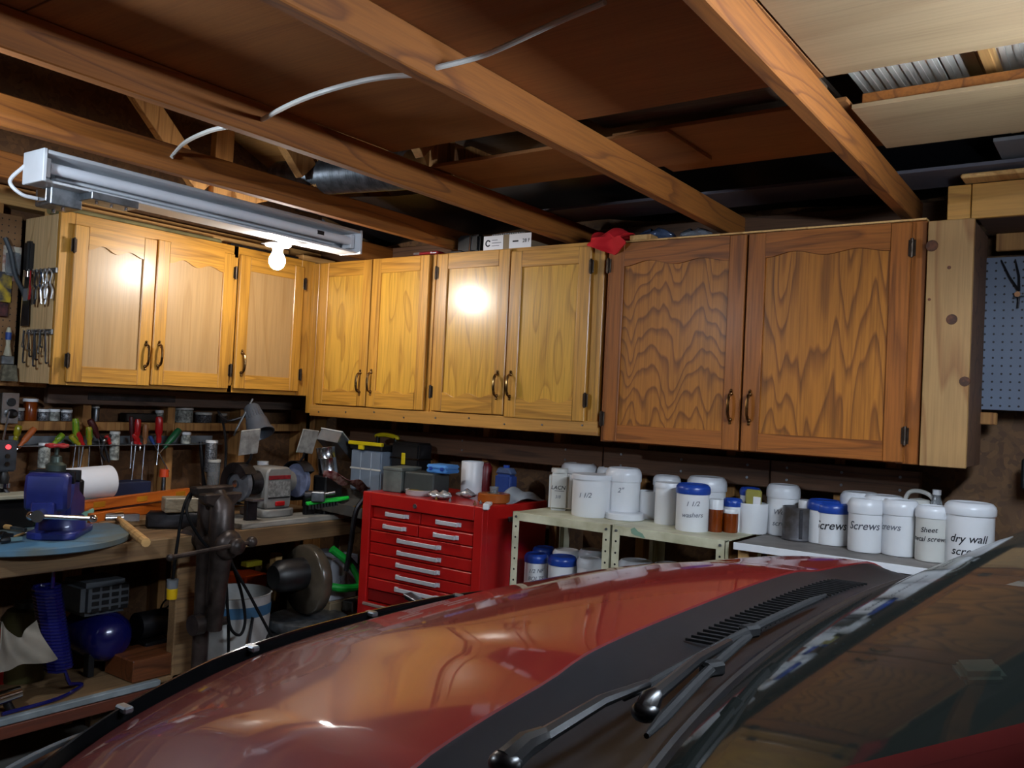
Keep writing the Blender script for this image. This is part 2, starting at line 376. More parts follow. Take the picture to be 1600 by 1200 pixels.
sheet(-.35, 1.4, 2.72, 3.0, ZS+.02, mat('grey_plank', '#6b6a6c', .8, var=.1))
# light ribbed panels lying higher up in the loft
m_rib = mat('ribbed_panel', '#e2dccf', .6, var=.05)
for k in range(12):
    x0 = -.62+k*.21
    rp = MB()
    for q in range(7): rp.box((x0+.004+q*.03, 1.95, ZS+.097), (x0+.016+q*.03, 2.85, ZS+.1005))
    rp = rp.box((x0, 1.95, ZS+.10), (x0+.207, 2.85, ZS+.112), .002).build('ribbed_panel', m_rib, ceil)
MB().box((-.58, 2.235, ZS+.012), (2.4, 2.27, ZS+.040), .002).build('loft_rail', m_joist, ceil)
MB().box((-.315, 2.1, ZS+.06), (-.29, 2.8, ZS+.098), .002).build('loft_batten', m_pale, ceil)
m_loft = wood('dark_loft_board', '#5a4634', '#3a2b20', 'X', s=5, lines=4, rough=.8)
MB().box((-1.95, 1.9, ZS+.12), (-.70, 2.9, ZS+.135), .002).build('loft_board', m_loft, ceil)  # dark panel added above the gap so that it stays in shade
MB().box((-1.30, 2.06, ZS+.05), (-.66, 2.22, ZS+.07), .002).build('loft_board', m_loft, ceil)
m_loft_shade = mat('loft_shade_sheet', '#0d0d11', .45, var=.1)  # black sheet added in the loft to darken the gaps like deep shade
MB().surf(lambda u, v: Vector((lerp(-3.3, 2.9, u), lerp(2.75 if u < .16 else 2.6, 3.36, v), ZS+.10+.02*math.sin(17*u+5*v)+.015*math.sin(41*u)-.05*v)), 60, 10, .003).build('loft_shade_sheet', m_loft_shade, ceil)
# trusses: webs and top chords, roof sheathing
RZ0, RSL = 2.42, .42
def roofz(y): return RZ0+RSL*(3.5-abs(y-.1)) if y > .1 else RZ0+RSL*(3.5-abs(y-.1))
for x in JX:
    m = MB(); L = math.hypot(3.4, 3.4*RSL)
    for sg in (1, -1):
        m.box((-.019, 0, -.089), (.019, L, 0), .002, XF((x, .1+sg*3.4, RZ0+RSL*.1), rx=(math.atan(RSL) if sg < 0 else PI-math.atan(RSL))) if sg < 0 else
              XF((x, 3.5, RZ0+RSL*.0)) @ Matrix.Rotation(PI, 4, 'Z') @ Matrix.Rotation(math.atan(RSL), 4, 'X'))
    m.build('top_chord', m_joist, ceil)
    for (ya, za, yb_, zb) in ((2.23, ZS, 2.23, roofz(2.2)-.06), (1.1, roofz(1.1)-.1, 2.15, ZS+.05), (2.3, ZS+.05, 3.0, roofz(3.0)-.08)):
        if x > -1.5: continue
        a, b = Vector((x, ya, za)), Vector((x, yb_, zb)); d = b-a
        MB().box((-.019, -.044, 0), (.019, .044, d.length), .002, Matrix.Translation(a) @ Matrix.Rotation(math.atan2(-d.y, d.z), 4, 'X')).build('truss_web', m_joist_end, ceil)
for sg in (1, -1):
    for k in range(6):
        x0 = -3.85+k*1.22
        for q in range(3):
            a, b = q*1.22, min(q*1.22+1.215, 3.75)
            y0, y1 = .1+sg*(3.6-a*.92), .1+sg*(3.6-b*.92)
            m = MB(); z0, z1 = roofz(y0)+.02, roofz(y1)+.02
            t = [(x0, y0, z0), (x0+1.215, y0, z0), (x0+1.215, y1, z1), (x0, y1, z1)]
            m.surf(lambda u, v: Vector(t[0]).lerp(Vector(t[1]), u).lerp(Vector(t[3]).lerp(Vector(t[2]), u), v), 1, 1, .012)
            m.build('roof_sheathing', m_roof, ceil)

# ------------------------------------------------------------ cabinets
def frame2(axis):   # local door frame: u along the wall, z up, n out of the wall -> world
    if axis == 'B': return lambda u, z, n: (u, YF-n, z)
    return lambda u, z, n: (XF_+n, u, z)
def fbox(mb, fr, u0, u1, z0, z1, n0, n1, bev=0.):
    a, b = Vector(fr(u0, z0, n0)), Vector(fr(u1, z1, n1))
    mb.box([min(a[k], b[k]) for k in range(3)], [max(a[k], b[k]) for k in range(3)], bev); return mb
def rail_poly(mb, fr, u0, u1, zflat, zbase, amp, n0, n1, n=24, pw=1):
    """rail whose inner edge is the double wave of a cathedral door"""
    t = bmesh.new(); F, B = [], []
    for k in range(n+1):
        u = k/n; uu = lerp(u0, u1, u); w = zbase+amp*math.sin(2*PI*u)**2*(1 if u < .5 else .8)
        for lst, nn in ((F, n1), (B, n0)): lst.append((t.verts.new(fr(uu, zflat, nn)), t.verts.new(fr(uu, w, nn))))
    for k in range(n):
        t.faces.new((F[k][0], F[k+1][0], F[k+1][1], F[k][1])); t.faces.new((B[k][0], B[k+1][0], B[k+1][1], B[k][1]))
        t.faces.new((F[k][1], F[k+1][1], B[k+1][1], B[k][1])); t.faces.new((F[k][0], F[k+1][0], B[k+1][0], B[k][0]))
    mb._add(t)
def handle(parent, fr, u, z, L=.115):
    m = MB(); pt = lambda dz, n, du=0: fr(u+du, z+dz, n)
    bow = [pt(-.38*L, .002), pt(-.36*L, .018), pt(-.2*L, .026), pt(0, .028), pt(.2*L, .026), pt(.36*L, .018), pt(.38*L, .002)]
    m.tube(bez(bow, 4), [.0035+.0025*math.sin(PI*k/24) for k in range(25)], 8)
    for s in (1, -1):
        c = Vector(pt(s*.40*L, .003)); m.ball(c, .008, seg=10); m.ball(Vector(pt(s*.5*L, .003)), .0055, seg=8)
        m.ball(Vector(pt(s*.30*L, .021)), .0065, seg=8)
    return m.build('handle', m_brass, parent)
def hinge(parent, fr, u, z, side=1):
    m = MB(); fbox(m, fr, u-.011, u+.011, z-.026, z+.026, .001, .004, .001)
    a, b = fr(u, z-.03, .006), fr(u, z+.03, .006); m.cyl(a, b, .005, seg=8)
    for dz in (-.016, .016):
        c = Vector(fr(u+side*.006, z+dz, .004)); d = Vector(fr(u+side*.006, z+dz, .0055)); m.cyl(c, d, .003, seg=8)
    return m.build('hinge', m_hinge, parent)
def door(cab, fr, u0, u1, z0, z1, mf, mr, mp, top=0., bot=0., hu=None, hz=None, hside=0, st=.058, tr=.07, br=.065, label=None, plabel=None):
    TH = .02; m = MB()
    fbox(m, fr, u0+.002, u1-.002, z0+.003, z1-.003, -TH+.0005, -TH+.0015); fbox(m, fr, u0, u0+st, z0, z1, -TH, 0, .003); fbox(m, fr, u1-st, u1, z0, z1, -TH, 0, .003)
    d = m.build('door', mf, cab)
    r = MB()
    if top: rail_poly(r, fr, u0+st, u1-st, z1-.001, z1-tr-top, top, -TH, -.0008)
    else: fbox(r, fr, u0+st, u1-st, z1-tr, z1-.001, -TH, -.0008, .0015)
    r.build('top_rail', mr, d)
    r = MB()
    if bot: rail_poly(r, fr, u0+st, u1-st, z0+.001, z0+br+bot, -bot, -TH, -.0008)
    else: fbox(r, fr, u0+st, u1-st, z0+.001, z0+br, -TH, -.0008, .0015)
    r.build('bottom_rail', mr, d)
    fbox(MB(), fr, u0+st-.01, u1-st+.01, z0+br-.02, z1-tr+.02, -.014, -.009).build('panel', mp, d)
    if hu is not None: handle(d, fr, hu, hz)
    if hside:
        u = u0-.004 if hside < 0 else u1+.004
        for z in (z0+.085, z1-.085): hinge(d, fr, u, z, -hside)
    return d

# left wall run: three doors with pale plywood panels
fA, fB = frame2('A'), frame2('B')
cabA = thing('wall_cabinet', 'three-door oak wall cabinet with pale plywood panels on the left wall', 'cabinet', (0, 0, 0), group=None)
m = MB(); fbox(m, fA, 1.71, 3.0, 1.49, 1.505, -.30, -.042); fbox(m, fA, 1.71, 3.0, 2.135, 2.15, -.30, -.042); fbox(m, fA, 1.725, 2.985, 1.505, 2.135, -.30, -.292)
fbox(m, fA, 2.985, 3.0, 1.505, 2.135, -.30, -.042)
m.build('carcass', m_sidep, cabA)
fbox(MB(), fA, 1.708, 1.724, 1.488, 2.152, -.30, -.042, .001).build('side_panel', m_sidep, cabA)
for u0, u1 in ((1.708, 1.765), (2.508, 2.535), (2.915, 3.0)): fbox(MB(), fA, u0, u1, 1.485, 2.165, -.042, -.021, .002).build('frame_stile', m_oak, cabA)
fbox(MB(), fA, 1.766, 2.914, 2.11, 2.165, -.042, -.021, .002).build('frame_rail', m_oak_y, cabA); fbox(MB(), fA, 1.766, 2.914, 1.485, 1.52, -.042, -.021, .002).build('frame_rail', m_oak_y, cabA)
door(cabA, fA, 1.757, 2.108, 1.497, 2.118, m_oak, m_oak_y, m_lightp, top=.022, hu=2.082, hz=1.625, hside=-1)
door(cabA, fA, 2.114, 2.502, 1.502, 2.122, m_oak, m_oak_y, m_lightp, top=.022, hu=2.142, hz=1.63, hside=1)
door(cabA, fA, 2.535, 2.915, 1.505, 2.128, m_oak, m_oak_y, m_lightp, top=.0, hu=2.566, hz=1.625, hside=1)

# back wall run
def carcass(cab, u0, u1, z0, z1, m=None):
    q = MB()
    fbox(q, fB, u0, u0+.015, z0, z1, -.31, -.042); fbox(q, fB, u1-.015, u1, z0, z1, -.31, -.042)
    fbox(q, fB, u0+.015, u1-.015, z0, z0+.015, -.31, -.042); fbox(q, fB, u0+.015, u1-.015, z1-.015, z1, -.31, -.042)
    fbox(q, fB, u0+.015, u1-.015, z0+.015, z1-.015, -.31, -.30)
    q.build('carcass', m or m_sidep, cab)
cabB = thing('wall_cabinet', 'two-door golden oak wall cabinet nearest the corner on the back wall', 'cabinet')
carcass(cabB, -3.365, -2.595, 1.435, 2.15)
for u0, u1 in ((-3.365, -3.30), (-2.65, -2.595)): fbox(MB(), fB, u0, u1, 1.40, 2.155, -.042, -.021, .002).build('frame_stile', m_oak, cabB)
fbox(MB(), fB, -3.299, -2.651, 2.11, 2.155, -.042, -.021).build('frame_rail', m_oak_x, cabB); fbox(MB(), fB, -3.299, -2.651, 1.40, 1.47, -.042, -.021).build('frame_rail', m_oak_x, cabB)
door(cabB, fB, -3.332, -2.982, 1.449, 2.150, m_oak, m_oak_x, m_oakp, bot=.016, hu=-3.018, hz=1.562, st=.055)
door(cabB, fB, -2.974, -2.618, 1.447, 2.152, m_oak, m_oak_x, m_oakp, bot=.016, hu=-2.945, hz=1.566, hside=0, st=.055)
cabC = thing('wall_cabinet', 'two-door golden oak wall cabinet with a bulb glare, between two other cabinets', 'cabinet')
carcass(cabC, -2.592, -1.722, 1.435, 2.15)
for u0, u1 in ((-2.592, -2.54), (-1.80, -1.722)): fbox(MB(), fB, u0, u1, 1.40, 2.155, -.042, -.021, .002).build('frame_stile', m_oak, cabC)
fbox(MB(), fB, -2.539, -1.801, 2.11, 2.155, -.042, -.021).build('frame_rail', m_oak_x, cabC); fbox(MB(), fB, -2.539, -1.801, 1.40, 1.47, -.042, -.021).build('frame_rail', m_oak_x, cabC)
door(cabC, fB, -2.566, -2.170, 1.448, 2.150, m_oak, m_oak_x, m_oakp, bot=.02, hu=-2.204, hz=1.573, hside=-1)
door(cabC, fB, -2.164, -1.772, 1.440, 2.138, m_oak, m_oak_x, m_oakp, bot=.02, hu=-2.135, hz=1.573, hside=1)
fbox(MB(), fB, -3.419, -3.367, 1.40, 2.155, -.042, -.021, .002).build('filler_strip', m_oak, cabB)
rail = tag(MB().box((-3.37, YF+.006, 1.388), (-1.71, YF+.03, 1.444), .002).build('rail_board', m_pine_x), 'long pine rail nailed under the two golden oak cabinets', 'board')
n = MB()
for k in range(9): n.cyl((-3.3+k*.19, YF+.003, 1.41+.008*(k % 3)), (-3.3+k*.19, YF+.008, 1.41+.008*(k % 3)), .004, seg=8)
tag(n.build('nail_head', m_galv, rail), kind='stuff')
cabD = thing('wall_cabinet', 'large two-door brown oak cabinet with bold dark grain, above the white tubs', 'cabinet')
carcass(cabD, -1.705, -.425, 1.372, 2.13, m_board)
for u0, u1 in ((-1.705, -1.655), (-.625, -.558)): fbox(MB(), fB, u0, u1, 1.368, 2.140, -.042, -.021, .002).build('frame_stile', m_dk, cabD)
fbox(MB(), fB, -1.654, -.626, 2.09, 2.140, -.042, -.021).build('frame_rail', m_dkx, cabD); fbox(MB(), fB, -1.654, -.626, 1.368, 1.42, -.042, -.021).build('frame_rail', m_dkx, cabD)
door(cabD, fB, -1.686, -1.140, 1.372, 2.136, m_dk, m_dkx, m_dkp, top=.02, hu=-1.172, hz=1.525, hside=-1, st=.062)
door(cabD, fB, -1.132, -.600, 1.372, 2.136, m_dk, m_dkx, m_dkp2, top=.018, hu=-1.103, hz=1.525, hside=1, st=.062)
MB().box((-1.70, YF+.012, 2.141), (-.56, YF+.06, 2.147)).build('top_strip', m_pale, cabD)
pb = MB().box((-.552, YF+.0, 1.368), (-.422, YF+.021, 2.133), .002).build('filler_board', m_pine, cabD)
tag(pb, 'raw knotty pine filler board')
m_knot = mat('knot', '#5e3317', .5, var=.3, vs=60)
for px, py, r in ((1456, 384, .019), (1487, 499, .017), (1507, 596, .016), (1483, 418, .006), (1452, 468, .005)):
    p = P(px, py, 1, YF); MB().cyl((p.x, YF+.001, p.z), (p.x, YF-.0012, p.z), r, r*.9, 14).build('knot', m_knot, pb)
# header planks and shelf over the grey pegboard
hb = thing('header_box', 'pine plank header box above the grey pegboard, right of the cabinets', 'shelf')
MB().box((-.505, YF+.03, 2.137), (-.44, YF+.05, 2.245), .002).build('plank', m_pine_x, hb)
MB().box((-.437, YF+.03, 2.137), (1.3, YF+.05, 2.245), .002).build('plank', m_pine_x, hb)
MB().box((-.42, YF+.05, 2.137), (1.3, YB-.03, 2.152), .001).build('soffit', m_board, hb)
MB().box((-.46, YF-.04, 2.248), (-.25, YF+.04, 2.262), .004).build('loose_lath', m_pale, hb)
# ------------------------------------------------------------ lamps
fx = thing('tube_light', 'unlit white fluorescent strip light hanging under the joist above left cabinets', 'light fixture', (-2.765, 1.955, 2.152))
m = MB(); m.box((-.065, -.655, -.048), (-.055, .655, .048), .002)
m.box((-.055, -.655, .036), (.06, .655, .048), .002); m.box((-.055, -.655, -.048), (.045, .655, -.040), .002)
m.box((-.055, -.59, -.02), (-.02, .59, .02), .004)
m.build('housing', m_whitem, fx)
for s in (-1, 1): MB().box((-.066, s*.662-.006, -.05), (.062, s*.662+.006, .05), .002).build('end_plate', m_whitem, fx)
MB().cyl((.018, -.63, .002), (.018, .63, .002), .018, seg=16).build('tube', mat('unlit_tube', '#e0e3ea', .25, var=.03), fx)
for s in (-1, 1): MB().box((-.02, s*.640-.012, -.03), (.03, s*.640+.012, .03), .003).build('socket', m_white, fx)
MB().box((.0342, .44, -.004), (.0365, .475, .012)).build('tube_stamp', m_dsteel, fx)
jb = thing('junction_box', 'small grey steel outlet box under the left end of the strip light', 'electrical box', (-2.825, 1.40, 2.081))
MB().box((-.05, -.05, -.03), (.05, .05, .028), .003).build('box', m_galv, jb)
MB().box((-.025, -.056, -.02), (.03, -.05, .022), .002).build('cover_plate', m_steel, jb)
m = MB()
for a in (-.03, .03): m.cyl((a, .0, -.03), (a, .0, -.042), .006, seg=8)
m.build('screw', m_steel, jb)
jb2 = thing('junction_box', 'flat grey steel bracket with screws below the strip light, beside the outlet box', 'electrical box', (-2.745, 1.52, 2.0915))
MB().box((-.045, -.08, -.012), (.045, .08, .012), .002).build('box', m_galv, jb2)
m = MB()
for a in (-.05, 0, .05): m.cyl((.02, a, -.012), (.02, a, -.022), .005, seg=8)
m.build('screw', m_steel, jb2)
MB().tube(bez([(-.06, -.665, .01), (-.095, -.69, -.04), (-.085, -.66, -.075), (-.08, -.612, -.08)], 8), .006).build('cord', m_white, fx)
# bare bulb in its holder: the lamp that lights this corner
BP = Vector((-2.885, 2.325, 2.043))
bl = thing('bulb_holder', 'white lampholder with a glowing bare bulb below the strip light', 'light fixture', BP)
MB().lathe([(0, .062), (.05, .062), (.055, .058), (.05, .052), (.028, .048), (.022, .04), (.02, .028), (0, .028)], 20).build('socket', m_white, bl)
MB().box((-.06, -.04, .06), (.15, .04, .0665), .002).build('mounting_plate', m_galv, bl)
m_bulb = mat('lit_bulb', '#ffffff', .3, var=0, emit=BULB_POWER, ecol=(1., .94, .87, 1))
MB().lathe([(0, -.045), (.014, -.042), (.026, -.032), (.033, -.014), (.032, .002), (.024, .02), (.016, .035), (.014, .04)], 20).build('bulb', m_bulb, bl)
# second strip light, lit, nearer the middle of the garage (past the right edge of the photo)
f2 = thing('tube_light', 'lit white two-tube fluorescent strip light under the joists above the minivan', 'light fixture', (.13, 1.62, 2.06))
m = MB(); m.box((-.07, -.63, .012), (.07, .63, .045), .003)
m.build('housing', m_whitem, f2)
for e in (-.5, .5): MB().tube([(0, e, .04), (0, e, .12)], .004, 6).build('hanger', m_galv, f2)
m_lit = mat('lit_tube', '#ffffff', .3, var=0, emit=TUBE_POWER, ecol=(.74, .86, 1., 1))
for s in (-.04, .04):
    MB().cyl((s, -.60, -.012), (s, .60, -.012), .016, seg=14).build('tube', m_lit, f2)
    for e in (-1, 1): MB().box((s-.015, e*.612-.01, -.03), (s+.015, e*.612+.01, .012), .002).build('socket', m_white, f2)

b2 = copy_tree(bl); b2.location = (-2.24, .50, 2.0875); b2['label'] = 'white lampholder with a cool white bare bulb over the near end of the workbench'
m_bulb2 = mat('lit_cool_bulb', '#ffffff', .3, var=0, emit=BULB_POWER*2.6, ecol=(.74, .86, 1., 1))
for ch in b2.children:
    if ch.name.startswith('bulb'): ch.data = ch.data.copy(); ch.data.materials[0] = m_bulb2
MB().box((-.33, -.045, .066), (.34, .045, .094), .003).build('mounting_board', m_pale, b2)
# loft wiring and ducts
pts = [P(945, 3, 2, 2.255), P(870, 35, 2, 2.25), P(790, 72, 2, 2.24), P(745, 90, 2, 2.235)]
q = P(685, 105, 0, -1.235); pts += [q, q+Vector((-.03, 0, 0)), q+Vector((-.065, 0, -.004)), P(606, 120, 0, -1.36)]
pts += [P(560, 128, 2, 2.20), P(500, 145, 2, 2.19), P(450, 165, 2, 2.2), P(409, 187, 0, -1.925), P(409, 187, 0, -1.925)+Vector((-.03, 0, 0)), P(409, 187, 0, -1.925)+Vector((-.06, 0, -.004))]
pts += [P(345, 200, 0, -2.02), P(318, 208, 0, -2.15), P(290, 222, 0, -2.35), P(274, 238, 0, -2.50), P(268, 246, 0, -2.51)]
tag(MB().tube(bez(pts, 6), .0062, 8).build('electric_cable', m_offw), 'white electric cable threaded through the ceiling joists', 'cable')
def duct(name, a, b, r, label, n=36, m_=None, sag=.0):
    a, b = Vector(a), Vector(b); pts, rs = [], []
    for k in range(n*2+1):
        t = k/(n*2); p = a.lerp(b, t); p.z -= sag*math.sin(PI*t); pts.append(p); rs.append(r*(1 if k % 2 else .93))
    tag(MB().tube(pts, rs, 20).build(name, m_ or m_galv), label, 'duct')
duct('flexible_duct', P(490, 300, 0, -2.6)+Vector((-.2, 0, .07)), P(645, 300, 0, -2.05)+Vector((0, 0, .08)), .07, 'ribbed silver flexible duct above the joists near the corner', 60)
duct('foil_duct', P(780, 296, 1, 3.0)+Vector((0, 0, .03)), P(868, 292, 1, 3.0)+Vector((0, 0, .03)), .055, 'short crumpled foil duct end above the golden cabinets', 9)

# ------------------------------------------------------------ the minivan, nose towards the left wall
m_paint = mat('red_car_paint', '#620f0e', .5, .0, coat=.85, coat_rough=.05, var=0, spec=.25)
m_cowl = mat('grey_black_cowl', '#101114', .45, 0, var=.1, spec=.35)
m_trim = mat('gloss_black_trim', '#08080a', .32, 0, var=0)
m_wscreen = thin_glass('windscreen', '#7a847e', .045, 1.5, .06, .85)
m_smoke = mat('smoked_acrylic', '#0b0b0c', .12, 0, var=0)
van = thing('minivan', 'dark red minivan parked with its nose towards the workbench', 'car', (0, 0, 0))
YC, HW, WC = 1.43, .95, 1.51
def h_front(t): return -1.40+.18*abs((YC-1.48+t*HW*.95)/.855)**3
def h_rear(t): return -.605+.085*abs(t)**3
def hood_pt(u, v, dz=0.):
    """u across (near to far), v from front edge to rear edge"""
    t = 2*u-1; y = YC+t*HW*lerp(.95, 1.0, v)
    x = lerp(h_front(t), h_rear(t), v)
    t = (y-1.48)/.9
    zf = .985-.05*t*t; zr = 1.160-.012*t*t
    z = zr-(zr-zf)*(1-v)**2.1
    z += .012*(1/(1+math.exp((abs(t)-.55)*40)))*(.35+.65*v) - .02*max(0, abs(t)-.93)/.07
    return Vector((x, y, z+dz))
MB().surf(hood_pt, 48, 32, .005).build('hood', m_paint, van, smooth=60)
for s_ in (0, 1):
    MB().surf(lambda u, v, s_=s_: hood_pt(s_, u)+Vector((-.01*v*(1-u), (-1 if s_ == 0 else 1)*(.002+.085*v**.8), -.003-.20*v**1.8)), 30, 8, .01).build('fender', m_paint, van, smooth=60)
# stone deflector standing along the hood's leading edge
def defl(u, v):
    p = hood_pt(lerp(.01, .99, u), .0); t = 2*u-1
    return p+Vector((-.030+.004*v, 0, -.032+.05*v*(1-.25*abs(t)**4)))
df = MB().surf(defl, 48, 4, .004).build('hood_deflector', m_smoke, van, smooth=60)
for u in (.16, .33, .52, .69, .86):
    p = hood_pt(u, .0); MB().box((-.022, -.009, -.002), (.008, .009, .010), .003, XF(p+Vector((-.012, 0, .008)))).build('clip', m_galv, df)
def w_base(y):
    t = (y-WC)/.86; return Vector((-.405+.07*abs(t)**2.5, y, 1.178-.025*t*t))
def cowl(u, v):
    y = YC+(2*u-1)*lerp(HW*.995, .90, v); a = hood_pt((y-YC)/HW/2+.5, 1.0); b = w_base(y)
    p = a.lerp(b, v); p.z += -.022*math.sin(PI*v)-.004*(1-v); p.y = y; return p
cw = MB().surf(cowl, 40, 8, .01).build('cowl_panel', m_cowl, van, smooth=60)
m = MB()
for k in range(34):
    u = lerp(.40, .80, k/33); a, b = cowl(u, .28), cowl(u+.004, .62); m.tube([a+Vector((0, 0, .004)), b+Vector((0, 0, .004))], .0028, 4)
m.build('vent_grille', m_rubber, cw)
# windscreen, pillars, roof
def w_top(y):
    t = (y-WC)/.80; return Vector((.56+.08*abs(t)**2.5, y, 1.70-.05*t*t))
def wscreen(u, v):
    t = 2*u-1; a = w_base(WC+t*.87); b = w_top(WC+t*.78); p = a.lerp(b, v)
    p.z += .022*math.sin(PI*v)*(1-abs(t)**4); return p
MB().surf(wscreen, 32, 24).build('windscreen', m_wscreen, van, smooth=80)
MB().surf(lambda u, v: wscreen(lerp(.0, 1, u), lerp(-.012, .055, v))+Vector((.002, 0, -.004)), 32, 2, .002).build('windscreen_frit', m_rubber, van, smooth=60)
MB().tube([wscreen(k/32, -.01)+Vector((-.006, 0, -.004)) for k in range(33)], .008, 8).build('windscreen_seal', m_trim, van)
for s in (0, 1):
    sg = -1 if s == 0 else 1
    def pil(u, v, s=s, sg=sg):
        p = wscreen(s, v); return p+Vector((.0+.03*u, sg*(-.012+.05*u), .010-.035*u*u-.02*u))
    MB().surf(lambda u, v: pil(u, lerp(-.15, 1.02, v)), 6, 20, .02).build('windscreen_pillar', m_paint, van, smooth=60)
def roof(u, v):
    t = 2*u-1; y = WC+t*.76; p = w_top(WC+t*.70); x = lerp(p.x, 3.0, v)
    return Vector((x, y, 1.70+.05*math.sin(PI*(.12+.8*v))*(1-t*t)-.05*t**4))
MB().surf(roof, 20, 16, .01).build('roof_panel', m_paint, van, smooth=60)
for sg in (-1, 1):
    def side(u, v, sg=sg):     # body side from sill to beltline and window top, front to rear
        x = lerp(-1.30, 3.05, u); z = lerp(.28, 1.10, v)
        if x < -.35: z = min(z, hood_pt(0 if sg < 0 else 1, max(0, min(1, (x+1.25)/.75))).z-.012)
        y = YC+sg*(.905+.035*math.sin(PI*v)-.03*(1-v)-.05*max(0, v-.7)/.3)
        if x < -.8: y -= sg*.35*((-x-.8)/.5)**2*.4
        return Vector((x, y, z))
    bd = MB().surf(side, 60, 14, .02).build('body_side', m_paint, van, smooth=60)
    def win(u, v, sg=sg):
        x0, x1 = lerp(-.25, .62, v), 2.95; return Vector((lerp(x0, x1, u), YC+sg*lerp(.86, .74, v), lerp(1.10, 1.66, v)))
    MB().surf(win, 12, 4).build('side_window', m_wscreen, van)
    MB().box((-.2+.35, -.0, -.05), (.35, .12, .06), .03, XF((-.02, YC+sg*1.02-.06, 1.2)), 3).build('door_mirror', m_paint, van)
    # headlamp, wheels
    hl = MB(); c = Vector((-1.34, YC+sg*.74, .865))
    hl.surf(lambda u, v: c+Vector((-.09+.11*(abs(u*sg-(0 if sg > 0 else -1)) if False else (u if sg > 0 else 1-u))**2, (u-.5)*.28, (v-.5)*.13-.0))+Vector((.05*(v-.2), 0, 0)), 12, 6, .006)
    hl.build('headlamp', thin_glass('lamp_lens_%d' % (sg+1), '#c9ced2', .03, 1.5, .15), van, smooth=60)
    MB().surf(lambda u, v: c+Vector((-.05+.09*(u if sg > 0 else 1-u)**2+.03*math.sin(PI*v), (u-.5)*.26, (v-.5)*.11)), 10, 6, .004).build('headlamp_reflector', m_chrome, van, smooth=60)
    for wx in (-.72, 2.2):
        w = MB().lathe([(.2, -.10), (.30, -.105), (.325, -.07), (.33, 0), (.325, .07), (.30, .105), (.2, .10)], 40, XF((wx, YC+sg*.82, .332), rx=PI/2)).build('wheel', m_rubber, van)
        r = MB().lathe([(0, .06), (.05, .075), (.12, .05), (.19, .085), (.2, .06), (.2, -.06), (0, -.04)], 30, XF((wx, YC+sg*.82, .332), rx=sg*PI/2)); r.build('rim', m_galv, w)
m = MB(); m.surf(lambda u, v: Vector((-1.50+.26*abs(2*u-1)**3-.06*math.sin(PI*v), YC+(2*u-1)*.90, lerp(.30, .74, v))), 30, 10, .02)
m.build('front_bumper', m_paint, van, smooth=60)
m = MB()
for k in range(5): m.tube([Vector((-1.46+.2*abs(t)**3*.4, YC+t*.5, .78+k*.04)) for t in [q/10-1 for q in range(21)]], .008, 6)
m.build('radiator_grille', m_trim, van)
MB().surf(lambda u, v: Vector((3.06+.02*math.sin(PI*v), YC+(2*u-1)*.9*(1-.15*max(0, v-.5)), lerp(.3, 1.70, v))), 10, 12, .02).build('tailgate', m_paint, van, smooth=60)
# interior that shows dimly through the glass
m_dash = mat('dark_dash', '#1d1f22', .7, var=.1)
MB().surf(lambda u, v: Vector((lerp(-.32, .30, v), YC+(2*u-1)*.80, 1.145-.10*v*v+.03*math.sin(PI*min(1, v*1.4))*(1 if abs(u-.3) < .2 else .5))), 16, 10, .02).build('dashboard', m_dash, van, smooth=60)
MB().box((-1.25, YC-.78, .25), (3.0, YC+.78, .32), .01).build('floor_pan', m_dash, van)
MB().box((-1.2, YC-.7, .45), (-.4, YC+.7, .9), .05).build('engine_block', m_dash, van)
for sy in (-.38, .38):
    st = MB().box((.75, YC+sy-.25, .5), (1.25, YC+sy+.25, .72), .05, seg=3); st.box((1.15, YC+sy-.24, .68), (1.32, YC+sy+.24, 1.28), .05, seg=3); st.box((1.2, YC+sy-.13, 1.3), (1.3, YC+sy+.13, 1.48), .04, seg=3)
    st.build('seat', mat('grey_cloth_%d' % int(sy*100+50), '#4a4d50', .9, var=.1), van)
t_ = MB(); t_.tube([Vector((.42+.04*math.sin(a), YC-.38+.19*math.cos(a), 1.02+.17*math.sin(a))) for a in [2*PI*k/28 for k in range(29)]], .014, 8); t_.cyl((.44, YC-.38, 1.02), (.3, YC-.38, .98), .05)
t_.build('steering_wheel', m_black, van)
# wipers on the cowl: arm with a knuckle, blade with its rubber
def wiper(pa, pe, pt, b0, b1, z, k):
    a = P(*pa, 2, z); e = P(*pe, 2, z+.012); t = P(*pt, 2, z+.012)
    w = MB().tube([a, a.lerp(e, .5)+Vector((0, 0, .004)), e], [.013, .012, .009], 10); w.ball(a, .016, (1, 1, .7))
    w.tube([e, e.lerp(t, .5)+Vector((0, 0, .006)), t], [.008, .007, .005], 8)
    w = w.build('wiper_arm', m_trim, van)
    p0, p1 = P(*b0, 2, z), P(*b1, 2, z); l = MB()
    l.tube([p0.lerp(p1, q/10)+Vector((0, 0, .006*math.sin(PI*q/10))) for q in range(11)], [.003]+[.0065]*9+[.003], 8)
    l.box((-.016, -.010, -.004), (.016, .010, .014), .004, XF(p0.lerp(p1, .5), rz=1.2)); l.build('wiper_blade', m_rubber, w)
wiper((790, 1192), (850, 1150), (1012, 1068), (975, 1092), (1290, 930), 1.182, 0)
wiper((1008, 1112), (1024, 1086), (1140, 1003), (1010, 1150), (1180, 985), 1.18, 1)
dp = P(1530, 1050, 2, 1.205)
tag(MB().box((-.026, -.02, -.009), (.026, .02, .009), .007, XF(dp, .25, -.1, .5), 2).build('glasses_case', mat('pale_green_plastic', '#e2ece4', .35, var=.1)), 'pale green case lying on the dashboard behind the windscreen', 'case')
